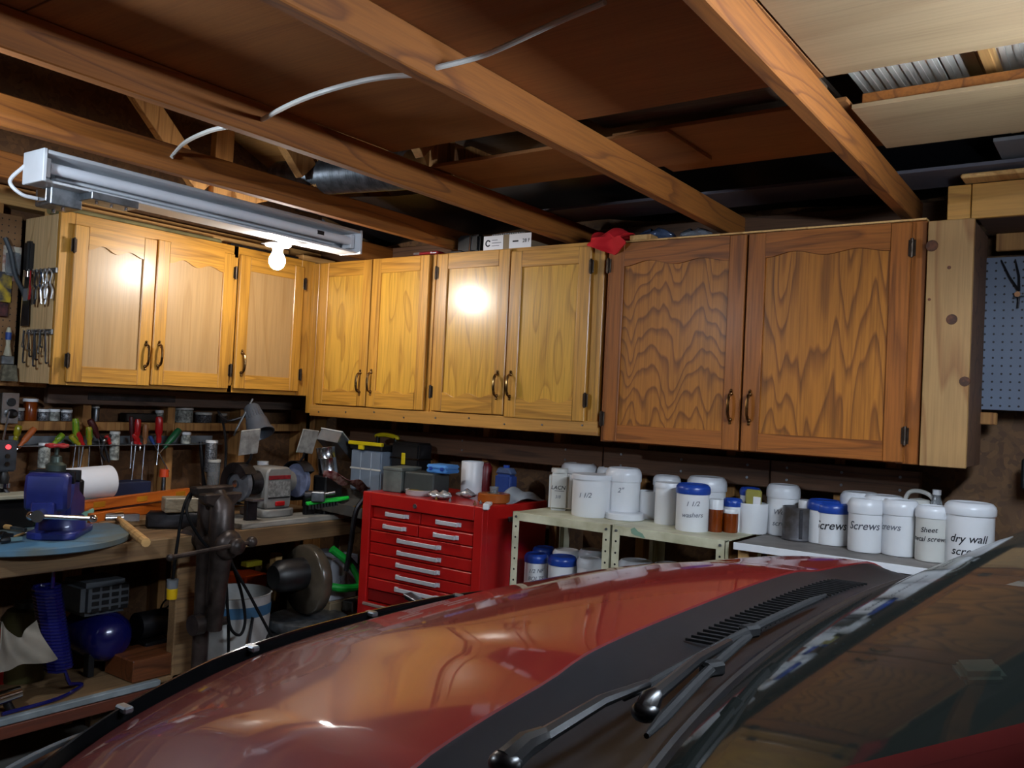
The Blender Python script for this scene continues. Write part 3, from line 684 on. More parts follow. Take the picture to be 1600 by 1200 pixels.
# ------------------------------------------------------------ workbench along the left wall
BZ, BX = .91, -3.05
wbn = thing('workbench', 'long wooden workbench along the screwdriver rack wall', 'workbench', (0, 0, 0))
for k, (x0, x1) in enumerate(((-3.715, -3.50), (-3.497, -3.28), (-3.277, BX-.04))):
    MB().box((x0, .3, BZ-.038), (x1, 3.10, BZ), .003).build('top_plank', m_bench, wbn)
MB().box((BX-.038, .3, BZ-.075), (BX, 3.10, BZ), .003).build('front_edge', m_bench, wbn)
for y in (.5, 2.13, 3.0):
    MB().box((BX-.09, y-.045, 0), (BX-.04, y+.045, BZ-.04), .004).build('leg', m_bench, wbn)
    MB().box((XA+.01, y-.045, 0), (XA+.06, y+.045, BZ-.04), .004).build('leg', m_bench, wbn)
sz = P(150, 1088, 0, BX-.02).z
MB().box((XA, .35, sz-.02), (BX-.04, 3.05, sz), .002).build('lower_shelf', m_bench, wbn)
MB().box((BX-.04, .35, sz-.02), (BX-.012, 2.02, sz+.004), .003).build('shelf_edge', mat('pale_blue_grey_paint', '#8f9a9e', .6, var=.2), wbn)
MB().box((BX-.04, .35, sz-.065), (BX-.01, 2.02, sz-.022), .003).build('shelf_apron', wood('rust_board', '#5f2a14', '#3d1a0c', 'Y', s=7, rough=.6), wbn)
MB().box((-3.32, 2.36, BZ), (-3.06, 3.02, BZ+.025), .003).build('grinder_board', wood('grey_plank', '#9a968c', '#6c675e', 'Y', s=7, rough=.8), wbn)
MB().box((XA, .6, BZ), (XA+.035, 3.1, BZ+.075), .003).build('back_strip', m_pale, wbn)

# things under the bench
m_cblue = mat('dark_blue_enamel', '#14165a', .25, .1, coat=.6, coat_rough=.08, var=.05)
p = P(147, 990, 0, -3.40); cz = sz+.13
cp = thing('air_compressor', 'small air compressor with a round dark blue tank under the workbench', 'compressor', (-3.38, p.y, sz))
tz_ = max(.115, P(147, 990, 0, -3.38).z-sz)
MB().lathe([(0, -.15), (.06, -.145), (.092, -.10), (.10, -.05), (.10, .05), (.092, .10), (.06, .145), (0, .15)], 28, XF((0, 0, tz_), ry=PI/2)).build('tank', m_cblue, cp, smooth=60)
hd = MB().box((-.10, -.12, tz_+.095), (.10, .08, tz_+.225), .02, seg=2).build('motor_shroud', mat('grey_shroud', '#4d5054', .5, var=.1), cp)
for r in range(4):
    for c in range(4): MB().box((.1005, -.085+c*.04, tz_+.11+r*.027), (.103, -.055+c*.04, tz_+.127+r*.027), .002).build('vent_slot', m_black, hd)
for sx in (-.08, .08):
    for sy in (-.07, .07): MB().box((sx-.02, sy-.012, 0), (sx+.02, sy+.012, tz_-.05), .003).build('foot', m_black, cp)
bx = P(200, 1040, 0, -3.30)
tag(MB().box((-.10, -.16, 0), (.10, .16, .085), .004).build('wood_block', wood('rusty_block', '#6b3a1c', '#40220f', 'Y'), loc=(-3.20, bx.y+.06, sz+.001)), 'rough brown timber block lying before the air compressor', 'timber')
# coiled blue air hose
pa, pb_ = P(72, 915, 0, -3.22), P(92, 1045, 0, -3.22); pts = []
for k in range(26*10+1):
    t = k/260; a = 2*PI*k/10; c = pa.lerp(pb_, t); pts.append(c+Vector((.045*math.cos(a), .045*math.sin(a), 0)))
q0 = Vector(pts[-1]); pts += [q0+Vector((0, .01, -.03))] + bez([q0+Vector((0, .02, -.05)), Vector((-3.2, q0.y+.08, sz+.008)), Vector((-3.12, q0.y-.05, sz+.008)), Vector((-3.10, q0.y-.25, sz+.008))], 6)
pts[0:0] = [pa+Vector((.03, 0, .2)), pa+Vector((.045, 0, .06))]
tag(MB().tube(pts, .007, 6).build('air_hose', m_cblue), 'dark blue coiled air hose hanging under the workbench', 'hose')
# bench clutter below, far end
rg = P(85, 1000, 0, -3.12)
def ragf(u, v, s=1.):
    return Vector((.02*math.sin(9*u+4*v)-.05*v, (u-.5)*.22*(1-.5*v), v*.15-.06*abs(math.sin(3*u))*v))
tag(MB().surf(lambda u, v: rg+ragf(u, v)+Vector((0, -.10, -.07)), 20, 14, .004).build('rag', mat('dirty_rag', '#8d8476', .95, var=.2)), 'pale dirty rag hanging beside the blue coiled hose', 'rag')
j = P(20, 1070, 0, -3.12)
sp = thing('spray_gun', 'chrome air tool lying on the lower bench shelf by the coiled hose', 'tool', (-3.13, j.y-.02, sz+.03))
MB().cyl((0, -.06, .02), (0, .05, .03), .028, .022).build('body', m_chrome, sp); MB().cyl((0, .0, .02), (.01, .02, -.025), .014).build('nozzle', m_dsteel, sp)
MB().tube([(0, -.05, .02), (.0, -.09, .06), (0, -.08, .12)], .014).build('grip', m_black, sp)
for (px, py, w, h, c, lab) in ((40, 960, .16, .10, '#5a5530', 'olive tin under the workbench left of the blue hose'), (8, 985, .05, .06, '#b01812', 'red plastic cap peeking in under the workbench'), (45, 1045, .05, .10, '#2b3b3a', 'dark green bottle under the workbench below the rag')):
    p = P(px, py, 0, -3.45)
    b = thing('container', lab, 'container', (p.x, p.y, sz))
    hh = p.z-sz+h*.5
    MB().lathe([(0, 0), (w*.5, 0), (w*.52, .01), (w*.52, hh*.8), (w*.4, hh*.9), (w*.25, hh*.93), (0, hh*.93)], 20).build('body', mat('c_'+lab[:9].replace(' ', '_'), c, .5, var=.15), b)
    MB().cyl((0, 0, hh*.93), (0, 0, hh), w*.26, seg=14).build('cap', m_black, b)
# motor / fan with cage low by the post
p = P(225, 1005, 0, -3.35)
mt = thing('motor', 'dark electric motor with round cage under the workbench by the post', 'motor', (-3.3, p.y, sz))
MB().cyl((0, -.07, .16), (0, .06, .16), .055, seg=20).build('housing', m_dsteel, mt)
MB().box((-.06, -.06, 0), (.06, .05, .10), .005).build('base', m_dsteel, mt)
for r in (.03, .06, .09): MB().tube([Vector((r*math.cos(a), .09, .16+r*math.sin(a))) for a in [2*PI*k/24 for k in range(25)]], .004, 6).build('cage_ring', m_dsteel, mt)
# white bucket with a blue band
p = P(372, 1020, 0, -3.10)
bk = thing('bucket', 'big white plastic bucket with a blue band under the workbench', 'bucket', (-3.12, p.y-.02, 0))
bz = P(372, 935, 0, -3.0).z
MB().lathe([(0, 0), (.125, 0), (.152, bz-.10), (.152, bz-.005), (.158, bz), (.15, bz), (.147, bz-.10), (.12, .01), (0, .01)], 32).build('body', mat('bucket_white', '#b9b8b4', .5, var=.15, vs=7), bk)
MB().lathe([(.1535, bz-.085), (.1555, bz-.04)], 32).build('band', mat('band_blue', '#3f6a8c', .5, var=.15), bk)
MB().tube(bez([(.155, -.02, bz-.08), (.17, -.06, bz-.25), (.165, -.12, bz-.38), (.15, -.14, bz-.42)], 6), .006).build('bail', m_dsteel, bk)
# mitre saw with green handle, on the floor stand under the bench end
p = P(480, 905, 0, -3.0)
ms = thing('mitre_saw', 'mitre saw with a round dusty guard and green handle under the bench', 'saw', (-2.98, p.y, 0))
zt = p.z
st_ = MB(); st_.box((-.20, -.22, 0), (.15, .24, zt-.21), .01); st_.build('stand', m_black, ms)
MB().lathe([(0, zt-.208), (.17, zt-.208), (.175, zt-.2), (.175, zt-.165), (.165, zt-.16), (0, zt-.16)], 32).build('table', m_galv, ms)
g = MB().lathe([(0, -.03), (.05, -.034), (.145, -.03), (.155, -.02), (.155, .02), (.145, .03), (.05, .034), (0, .03)], 36, XF((-.02, 0, zt+.0), rx=PI/2, rz=-.1)).build('blade_guard', mat('smoky_guard', '#4f463a', .25, var=.2, vs=9), ms, smooth=50)
MB().lathe([(0, .0), (.07, 0), (.07, .12), (.05, .15), (0, .15)], 24, XF((-.02, -.03, zt+.03), rx=PI/2, rz=-.1)).build('motor', m_black, ms)
m_green = mat('bright_green_plastic', '#0f8f2f', .35, var=.05)
MB().tube(bez([(.02, .10, zt+.13), (.06, .19, zt+.05), (.08, .23, zt-.04), (.06, .16, zt-.05), (.03, .10, zt-.04)], 6), .018, 10).build('handle', m_green, ms)
MB().tube(bez([(.045, .165, zt+.10), (.083, .215, zt+.03), (.095, .245, zt-.03)], 5), .012, 8).build('trigger_grip', m_black, ms)
MB().box((.0, .20, zt-.17), (.07, .27, zt-.12), .005).build('fence', m_galv, ms)
def cbox(px0, px1, py0, py1, x, lab, m_, name='cardboard_box', dx=.2, rz=0., tilt=0., base=0.):
    a = P(px0, py1, 0, x); b = P(px1, py0, 0, x); h = b.z-base; w = abs(b.y-a.y)
    t = thing(name, lab, 'box', (x-dx/2, (a.y+b.y)/2, base), rot=(tilt, 0, rz))
    MB().box((-dx/2, -w/2, 0), (dx/2, w/2, h-.004), .004).build('body', m_, t)
    for s in (-1, 1): MB().box((s*dx/4-dx/4+.002, -w/2, h-.004), (s*dx/4+dx/4-.002, w/2, h), .001).build('flap', m_, t)
    MB().box((dx/2, -.012, h*.55), (dx/2+.001, .012, h)).build('tape', m_offw, t)
    return t, w, h
z1 = P(540, 935, 0, -3.0).z
t, w, h = cbox(515, 562, 932, 960, -2.99, 'plain tan cardboard box standing beside the red tool chest', m_card, dx=.3)
t, w, h2 = cbox(516, 560, 866, 925, -3.0, 'white box with handwriting stacked on the tan cardboard box', mat('white_box', '#a9a9b0', .8, var=.1), dx=.22, base=h+.001)
for k in range(4): MB().tube([Vector((.1115, -.055+.03*k+.006*math.sin(2.1*q+k), h2*(.28+.045*q))) for q in range(5+2*(k % 3))], .0012, 4).build('scribble_line', m_inkp, t)
p = P(497, 880, 0, -3.45); tag(MB().box((-.07, -.09, 0), (.07, .09, p.z+.06), .01, seg=2).build('drum', mat('dark_blue_grey', '#26303f', .5, var=.2), loc=(-3.45, p.y, 0)), 'dark grey case with a blue patch behind the mitre saw', 'case')
p = P(384, 905, 0, -3.45)
ol = thing('battery_charger', 'orange and black power tool case under the bench, left of the saw', 'tool case', (-3.45, p.y, 0))
MB().box((-.08, -.08, 0), (.08, .10, p.z-.03), .01).build('stand', m_black, ol); MB().box((-.07, -.07, p.z-.03), (.09, .06, p.z+.035), .008).build('body', mat('orange_plastic', '#c2400d', .45, var=.08), ol)
p = P(396, 877, 0, -3.45); MB().box((-.02, -.02, p.z-.02), (.03, .07, p.z+.005), .004).build('clip', mat('olive_clip', '#a08f1e', .5), ol)
p = P(432, 880, 0, -3.5); tag(MB().box((-.03, -.02, 0), (.02, .02, p.z+.05), .003).build('timber_offcut', m_pale, loc=(p.x, p.y, 0)), 'upright pale timber offcut behind the mitre saw', 'timber')
# cord with the yellow plug
pts = [P(340, 772, 0, -3.08), P(306, 765, 0, -3.03), P(288, 790, 0, -2.99), P(277, 850, 0, -2.99), P(270, 905, 0, -3.0)]
ecord = thing('extension_cord', 'black extension cord ending in a yellow plug before the bench', 'cord', (0, 0, 0))
MB().tube(bez(pts, 8), .0065, 8).build('cable', m_rubber, ecord)
e = pts[-1]; MB().cyl(e, e+Vector((0, 0, -.035)), .022, .02).build('plug_body', mat('clear_grey_plug', '#6d7276', .3), ecord); MB().cyl(e+Vector((0, 0, -.035)), e+Vector((0, 0, -.075)), .021, .019).build('plug_band', mat('yellow_plastic', '#d2a80d', .4, var=.05), ecord)
pts = [P(300, 770, 0, -3.04), P(292, 800, 0, -2.93), P(312, 840, 0, -2.93), P(345, 880, 0, -2.93), P(353, 930, 0, -2.93), P(360, 980, 0, -2.93), P(375, 992, 0, -2.93), P(383, 970, 0, -2.93), P(378, 930, 0, -2.93), P(366, 890, 0, -2.92), P(352, 850, 0, -2.92), P(362, 880, 0, -2.90), P(390, 930, 0, -2.89), P(430, 1005, 0, -2.88)]
tag(MB().tube(bez(pts, 8), .006, 8).build('power_cord', m_rubber), 'black power tool cord looped before the post vise', 'cord')
pts = [P(353, 900, 0, -2.96), P(357, 985, 0, -2.96), P(356, 1030, 0, -2.96), P(350, 1060, 0, -2.96)]
tag(MB().tube(bez(pts, 8), .006, 8).build('power_cord', m_rubber), 'short black cord hanging straight down in front of the white bucket', 'cord')

# ------------------------------------------------------------ post vise at the bench front
vy = P(330, 830, 0, -2.98).y
pv = thing('post_vise', 'old black iron post vise bolted to the workbench front', 'vise', (-2.97, vy, 0))
ztop = P(330, 768, 0, -2.97).z; zl = P(335, 990, 0, -2.97).z
MB().tube([(-.04, 0, zl-.35), (-.04, 0, zl+.02), (-.04, 0, .80), (-.035, .0, .93), (-.03, .0, ztop-.04), (-.02, 0, ztop)], [.03, .032, .034, .042, .045, .03], 10).build('rear_leg', m_iron, pv, smooth=60)
MB().tube([(.04, 0, zl+.03), (.055, 0, .72), (.06, 0, .86), (.055, 0, .93), (.05, 0, ztop-.05), (.02, 0, ztop-.005)], [.032, .034, .045, .05, .048, .03], 10).build('front_leg', m_iron, pv, smooth=60)
MB().prism([(-.085, -.012), (-.05, -.03), (.05, -.03), (.085, -.005), (.09, .02), (-.09, .02)], .05, XF((-.045, 0, ztop), rx=PI/2, rz=PI/2), .006).build('rear_jaw', m_iron, pv)
MB().prism([(-.085, -.03), (-.045, -.05), (.045, -.05), (.085, -.02), (.088, .004), (-.088, .004)], .05, XF((.012, 0, ztop-.006), rx=PI/2, rz=PI/2), .006).build('front_jaw', m_iron, pv)
MB().cyl((-.16, 0, .895), (.06, 0, .895), .04, seg=20).build('screw_box', m_iron, pv)
MB().lathe([(.035, 0), (.055, .01), (.058, .03), (.045, .05), (.03, .06), (.034, .075), (.03, .09), (0, .10)], 24, XF((.08, 0, .895), ry=PI/2)).build('screw_head', m_iron, pv, smooth=60)
h_ = MB(); h_.tube([(.155, -.28, .885), (.155, .06, .905)], .009, 8); h_.ball((.155, .07, .906), .022); h_.ball((.155, -.285, .885), .014)
h_.build('handle', m_iron, pv)
MB().lathe([(0, -.02), (.04, -.02), (.04, .02), (0, .02)], 20, XF((.0, -.05, zl+.05), rx=PI/2)).build('hinge_cheek', m_iron, pv)
MB().cyl((.02, -.06, zl+.05), (.02, .075, zl+.05), .017).build('pivot_bolt', m_iron, pv)
MB().tube(bez([(.01, 0, zl+.12), (-.005, 0, .65), (-.0, 0, .78), (.02, 0, .86)], 5), .011, 6).build('leaf_spring', m_iron, pv)
# ------------------------------------------------------------ blue bench vise on a round board
vc = P(95, 852, 2, BZ)
vbd = tag(MB().lathe([(0, 0), (.37, 0), (.375, .004), (.375, .022), (.37, .026), (0, .026)], 64).build('vise_board', mat('worn_blue_paint', '#4d7690', .6, var=.28, vs=5, dirt='#5b6058'), loc=(-3.33, 1.58, BZ+.001), smooth=40), 'round worn blue board on the bench under the blue vise', 'board')
m_vb = mat('vise_blue', '#26307c', .4, .1, coat=.2, var=.2, vs=9)
bv = thing('bench_vise', 'blue bench vise with chrome handle, on the round blue board', 'vise', (-3.20, 1.665, BZ+.028), rz=-.75)
bv.scale = (1.15, 1.15, 1.15)
MB().prism([(-.10, -.07), (.10, -.07), (.12, -.04), (.12, .04), (.10, .07), (-.10, .07), (-.12, .04), (-.12, -.04)], .022, None, .003).build('base_flange', m_vb, bv)
MB().lathe([(.075, .022), (.07, .05), (.065, .06), (0, .06)], 28).build('swivel_base', m_vb, bv)
MB().prism([(-.09, 0), (.07, 0), (.08, .05), (.055, .085), (.05, .15), (-.01, .15), (-.02, .09), (-.09, .06)], .09, XF((0, .045, .055), rx=PI/2), .008).build('body', m_vb, bv)
MB().box((.055, -.032, .075), (.20, .032, .125), .004).build('slide', m_vb, bv)
MB().prism([(.0, 0), (.05, .0), (.06, .06), (.05, .115), (.0, .115)], .12, XF((.125, .06, .095), rx=PI/2), .01).build('front_jaw', m_vb, bv)
for x in (.058, .118): MB().box((x-.008, -.065, .175), (x+.008, .065, .212), .002).build('jaw_plate', m_dsteel, bv)
MB().cyl((.17, 0, .09), (.24, 0, .09), .018, seg=16).build('screw_head', m_steel, bv)
m = MB(); e1, e2 = Vector((.225, -.02, .09)), Vector((.225, .15, .085)); m.tube([e1, e2], .0075, 10); m.ball(e1, .014); m.ball(e2, .012); m.build('handle', m_chrome, bv)
MB().lathe([(0, 0), (.025, 0), (.025, .05), (.02, .055), (0, .055)], 18, XF((-.06, .02, .115))).build('lock_nut', m_dsteel, bv)
# red valve wheel on a pipe fitting held in the vise
vw = thing('valve', 'brass gate valve with a red handwheel clamped in the blue vise', 'valve', (-3.20+.014, 1.665-.012, BZ+.028+.212*1.15-.0), rz=-.75)
MB().lathe([(0, 0), (.032, 0), (.034, .03), (.02, .04), (.018, .06), (.008, .065), (.008, .10), (0, .10)], 18, XF((.088, 0, -.01))).build('body', mat('aged_brass', '#5d6a62', .4, .7, var=.2), vw)
m = MB(); m.tube([Vector((.088+.034*math.cos(a), .034*math.sin(a), .088+.002*math.sin(5*a))) for a in [2*PI*k/30 for k in range(31)]], .006, 8)
for k in range(4): m.tube([(.088, 0, .086), (.088+.034*math.cos(k*PI/2), .034*math.sin(k*PI/2), .088)], .004, 6)
m.build('handwheel', mat('red_wheel', '#a8262a', .45, var=.1), vw)
# paper towel roll
pl, pr = P(62, 762, 0, -3.50), P(172, 752, 0, -3.50)
tw = thing('paper_towel_roll', 'white paper towel roll lying behind the blue vise', 'paper towel', pl)
d = pr-pl; Mx = d.to_track_quat('Z', 'Y').to_matrix().to_4x4()
MB().lathe([(.02, 0), (.0665, 0), (.068, .004), (.068, d.length-.004), (.0665, d.length), (.02, d.length), (.02, 0)], 36, Mx).build('roll', m_paper, tw)
MB().lathe([(.0195, -.001), (.0195, d.length+.001), (.017, d.length+.001), (.017, -.001)], 20, Mx).build('core', m_card, tw)
rs_ = pl.z-.07-BZ
tag(MB().box((-.09, -.10, 0), (.09, .12, max(.03, rs_-.012)), .006).build('parts_tray', mat('mint_tray', '#7fb5a0', .5, var=.15), loc=(-3.5, pl.y+.06, BZ)), 'mint green tray on the bench under the paper towel roll', 'tray')
tag(MB().box((-.05, -.08, 0), (.05, .10, P(205, 752, 0, -3.6).z-BZ), .004).build('storage_box', mat('navy_box', '#171f3c', .5, var=.15), loc=(-3.62, P(205, 752, 0, -3.6).y-.02, BZ)), 'small navy blue box at the right end of the paper towel roll', 'box')
# orange levels stacked, wooden blocks, hammer
m_or = wood('orange_wood', '#c9661c', '#8e400f', 'X', s=9, lines=4, rough=.45, fine=.15)
a, b = P(128, 795, 0, -3.42), P(296, 764, 0, -3.56)
def bar(name, lab, cat, a, b, w, h, m_, caps=None, bev=.003, drop=0):
    a, b = Vector(a), Vector(b); d = b-a
    t = thing(name, lab, cat, a, rot=(0, -math.atan2(d.z, math.hypot(d.x, d.y)), math.atan2(d.y, d.x)))
    MB().box((0, -w/2, -h/2), (d.length, w/2, h/2), bev).build('body', m_, t)
    return t, d.length
a.z = BZ+.095; b.z = BZ+.105
lv, L = bar('wooden_level', 'orange wooden spirit level lying on top of another, before the towel roll', 'level', a, b, .03, .042, m_or)
for f in (.12, .5, .88): MB().box((L*f-.03, -.0165, -.012), (L*f+.03, .0165, .012), .002).build('vial', mat('vial_%d' % int(f*100), '#b8781e', .2, 0), lv)
a2, b2 = a+Vector((.012, .02, -.050)), b+Vector((.0, -.12, -.055))
lv2, L = bar('wooden_level', 'orange wooden spirit level under the other one, darker edge, on the bench', 'level', a2, b2, .035, .042, m_or)
MB().box((L*.32-.03, -.019, -.012), (L*.32+.03, .019, .012), .002).build('vial', mat('vial_low', '#d58a3a', .2), lv2)
tag(MB().box((-.05, -.22, 0), (.05, .2, .03), .004).build('timber_offcut', m_bench, loc=(-3.43, (a.y+b.y)/2-.02, BZ)), 'dark timber strip under the orange wooden levels', 'timber')
p = P(282, 788, 0, -3.25)
tag(MB().box((-.045, -.06, -.03), (.045, .075, .03), .004, XF((0, 0, 0), rz=-.4)).build('wood_block', wood('grey_end_block', '#a59a82', '#6f6550', 'Y', s=9), loc=(-3.25, p.y-.01, BZ+.10)), 'pale weathered wood block lying on dark iron tools by the post vise', 'timber')
p = P(225, 818, 0, -3.25)
tag(MB().prism([(-.1, -.04), (.12, -.05), (.16, 0), (.10, .05), (-.10, .04)], .068, XF((0, 0, 0), rz=.9), .01).build('plane_iron', m_dsteel, loc=(-3.27, p.y+.14, BZ)), 'black hand plane body under the weathered wood block', 'plane')
hh, hn = P(184, 812, 2, BZ+.03), P(228, 850, 2, BZ+.02)
hm = thing('hammer', 'hammer with a steel head and short wooden handle on the bench edge', 'hammer', (hh.x, hh.y, BZ+.028)); d = Vector((hn.x-hh.x, hn.y-hh.y, -.008)); ang = math.atan2(d.y, d.x)
m = MB(); M_ = XF((0, 0, 0), rz=ang); m.cyl((0, -.05, .01), (0, .02, .01), .022, seg=14); m.prism([(-.018, 0), (.018, 0), (.02, .06), (-.02, .05)], .03, XF((0, .02, -.004)))
m2 = m.build('head', m_steel, hm, rz=ang)
MB().tube([(.0, 0, .01), (.08, 0, .008), (.16, 0, .002), (.20, 0, 0), (d.length, 0, -.003)], [.010, .011, .0155, .017, .0165], 10).build('handle', m_pale, hm, rz=ang)
# assorted chisels and files at the far left of the bench
for k, (px0, py0, px1, py1, r, c, lab) in enumerate(((0, 812, 46, 820, .009, m_dsteel, 'long dark file'), (0, 822, 40, 828, .010, m_galv, 'grey steel cold chisel'), (0, 835, 18, 838, .012, m_dsteel, 'stubby iron punch'), (20, 838, 58, 826, .005, m_chrome, 'thin chrome scriber'), (0, 846, 33, 842, .012, mat('grey_teal_bar', '#6f8a8b', .5), 'flat grey-green bar'))):
    a, b = P(px0, py0, 2, BZ+.034+r*.3), P(px1, py1, 2, BZ+.034+r*.3); a.z = b.z = BZ+.028+r; d = (a-b)
    t = thing('hand_tool', lab+' lying on the round board, left of the blue vise', 'hand tool', b); t.rotation_euler.z = math.atan2(d.y, d.x)
    L = d.length; MB().box((.0, -r*.7, -r*.5), (L*.55, r*.7, r*.5), .001).build('blade', c, t); MB().tube([(L*.55, 0, 0), (L*.6, 0, 0), (L*.9, 0, 0), (L, 0, 0)], [r*.6, r*.95, r*.9, r*.5], 8).build('handle', m_pale if k % 2 else m_black, t)
p = P(25, 797, 0, -3.42)
tag(MB().box((-.05, -.12, 0), (.05, .12, .11), .004).build('storage_box', m_black, loc=(-3.47, p.y-.05, BZ+.028)), 'low black box at the bench back, left of the blue vise', 'box')
tag(MB().box((-.06, -.13, 0), (.06, .12, .016), .003).build('tray_lid', mat('cream_lid', '#b9b6a0', .5, var=.1), loc=(-3.46, p.y-.05, BZ+.139)), 'pale tray lid lying on the low black box', 'lid')
# flashlight gadget with red lamp on flexible legs
p = P(12, 712, 0, -3.52)
tl = thing('tripod_light', 'black gadget with a red indicator on a small tripod at the bench left', 'work light', (-3.52, p.y-.01, BZ))
hz = p.z-BZ
MB().box((-.02, -.036, hz-.06), (.02, .036, hz+.06), .006, seg=2).build('body', mat('slate_plastic', '#2b2f36', .5, var=.1), tl)
MB().cyl((.02, 0, hz+.035), (.026, 0, hz+.035), .009, seg=14).build('indicator', mat('red_indicator', '#ff2a2a', .3, var=0, emit=2.5, ecol=(1, .05, .06, 1)), tl)
for dz in (0., -.03): MB().cyl((.02, 0, hz+dz), (.024, 0, hz+dz), .009, seg=14).build('button', m_hinge, tl)
MB().lathe([(0, -.05), (.018, -.045), (.02, -.02), (.012, 0), (0, 0)], 16, XF((0, 0, hz-.06))).build('ball_head', m_black, tl)
MB().cyl((0, 0, hz-.122), (0, 0, hz-.105), .024, seg=16).build('collar', m_chrome, tl)
for a in (.5, 2.6, 4.6):
    MB().tube([(0, 0, hz-.12), (.02*math.cos(a), .02*math.sin(a), hz-.14), (.045*math.cos(a), .045*math.sin(a), hz-.22), (.055*math.cos(a), .055*math.sin(a), .0)], [.009, .009, .007, .007], 8).build('leg', m_dsteel, tl)
MB().tube([(0, -.01, hz+.06), (.0, .005, hz+.17)], .004, 6).build('aerial', m_chrome, tl)
# ------------------------------------------------------------ bench grinder, lamp and clutter at the bench end
m_grey = mat('grey_grinder_paint', '#8a8883', .45, .1, var=.15, vs=8)
gy = P(437, 790, 0, -3.14).y
gr = thing('bench_grinder', 'grey two-wheel bench grinder with clear eye shields on the workbench', 'grinder', (-3.22, gy, BZ+.026))
MB().prism([(-.09, -.09), (.07, -.09), (.09, -.05), (.09, .05), (.07, .09), (-.09, .09)], .035, None, .005).build('base', m_grey, gr)
gz = .15
MB().prism([(-.068, .035), (.068, .035), (.074, .06), (.072, .20), (.055, .222), (-.055, .222), (-.072, .20), (-.074, .06)], .135, XF((.07, 0, 0), ry=-PI/2) @ Matrix.Rotation(PI/2, 4, 'Z') @ Matrix.Rotation(0, 4, 'X') if False else Matrix(((0, 0, 1, -.065), (1, 0, 0, 0), (0, 1, 0, 0), (0, 0, 0, 1))), .008).build('motor_housing', m_grey, gr)
MB().box((.0705, -.062, .168), (.0735, .062, .186), .001).build('red_stripe', mat('red_print', '#8f1f26', .5, var=.25, vs=60), gr)
MB().box((.0705, -.06, .083), (.073, .062, .088)).build('black_line', m_black, gr)
MB().box((.0705, -.06, .09), (.0725, .06, .16)).build('name_plate', mat('plate_grey', '#9b9a97', .4, .2, var=.25, vs=90), gr)
MB().box((.0705, -.022, .048), (.082, .03, .07), .004).build('switch', mat('switch_red', '#b3151a', .35), gr)
for s in (-1, 1):
    MB().cyl((0, s*.068, gz), (0, s*.12, gz), .055, .048, 24).build('end_bell', m_grey if s > 0 else m_dsteel, gr)
    wh = MB().lathe([(0, -.014), (.03, -.014), (.032, -.011), (.078, -.011), (.08, -.009), (.08, .009), (.078, .011), (.032, .011), (0, .012)], 36, XF((0, s*.165, gz), rx=PI/2)).build('grinding_wheel', mat('stone_%d' % (s+1), '#6f7896' if s > 0 else '#66676c', .8, var=.15, vs=30), gr)
    MB().lathe([(0, .016), (.016, .016), (.016, .024), (0, .026)], 14, XF((0, s*.165, gz), rx=-s*PI/2)).build('nut', m_steel, wh)
    # guard: an open drum round the rear of the wheel
    m = MB(); pts = [2*PI*k/40 for k in range(8, 36)]
    m.surf(lambda u, v: Vector((math.cos(lerp(.55, 5.0, u))*.094, s*(.135+.06*v), gz+math.sin(lerp(.55, 5.0, u))*.094)), 30, 1, .003)
    m.surf(lambda u, v: Vector((math.cos(lerp(.55, 5.0, u))*lerp(.05, .094, v), s*.196, gz+math.sin(lerp(.55, 5.0, u))*lerp(.05, .094, v))), 30, 1, .003)
    m.build('wheel_guard', m_dsteel, gr)
    MB().box((.085, s*.165-.03, .085), (.14, s*.165+.03, .097), .002).build('tool_rest', m_galv, gr)
    MB().box((.075, s*.165-.028, -.0), (.10, s*.165+.028, .085), .003).build('rest_bracket', m_dsteel, gr)
    MB().tube([(.02, s*.15, gz+.085), (.05, s*.15, gz+.115), (.055, s*.15, gz+.135)], .006, 8).build('shield_arm', m_dsteel, gr)
    MB().box((-.003, -.05, -.055), (.003, .05, .06), .002, XF((.055, s*.165, gz+.185), rx=s*-.1, ry=.25)).build('eye_shield', mat('scratched_shield_%d' % (s+1), '#a9a8a2', .3, trans=.0, var=.2, vs=30), gr)
# desk lamp on a bent arm in front of the wall post
c0, c1 = P(394, 640, 0, -3.40), P(412, 690, 0, -3.30)
lp = thing('desk_lamp', 'grey metal desk lamp with ribbed shade above the grinder', 'lamp', (-3.60, P(350, 755, 0, -3.6).y, BZ))
off = -Vector(lp.location); d = (c1-c0).normalized(); q = d.to_track_quat('Z', 'Y').to_matrix().to_4x4(); Ms = Matrix.Translation(c0+off) @ q
m_shade = mat('slate_enamel', '#4c525b', .35, .2, var=.08)
MB().lathe([(0, -.02), (.028, -.02), (.036, -.012), (.043, .055), (.050, .06), (.058, .115), (.064, .122), (.066, .135), (.062, .135), (.055, .12), (.046, .06), (.03, 0), (0, 0)], 40, Ms).build('shade', m_shade, lp, smooth=40)
for k in range(22):
    a = 2*PI*k/22; MB().tube([Ms @ Vector((.0345*math.cos(a), .0345*math.sin(a), -.008)), Ms @ Vector((.0435*math.cos(a), .0435*math.sin(a), .052))], .0018, 4).build('rib', m_shade, lp)
MB().lathe([(0, .09), (.02, .085), (.028, .07), (.02, .05), (0, .045)], 16, Ms).build('bulb', m_white, lp)
MB().tube(bez([c0+off+Vector((0, -.0, -.02)), P(362, 657, 0, -3.45)+off, P(350, 655, 0, -3.5)+off, P(341, 643, 0, -3.55)+off, P(348, 658, 0, -3.56)+off, P(353, 700, 0, -3.58)+off, Vector((0, 0, .12))], 6), .006, 8).build('arm', m_dsteel, lp)
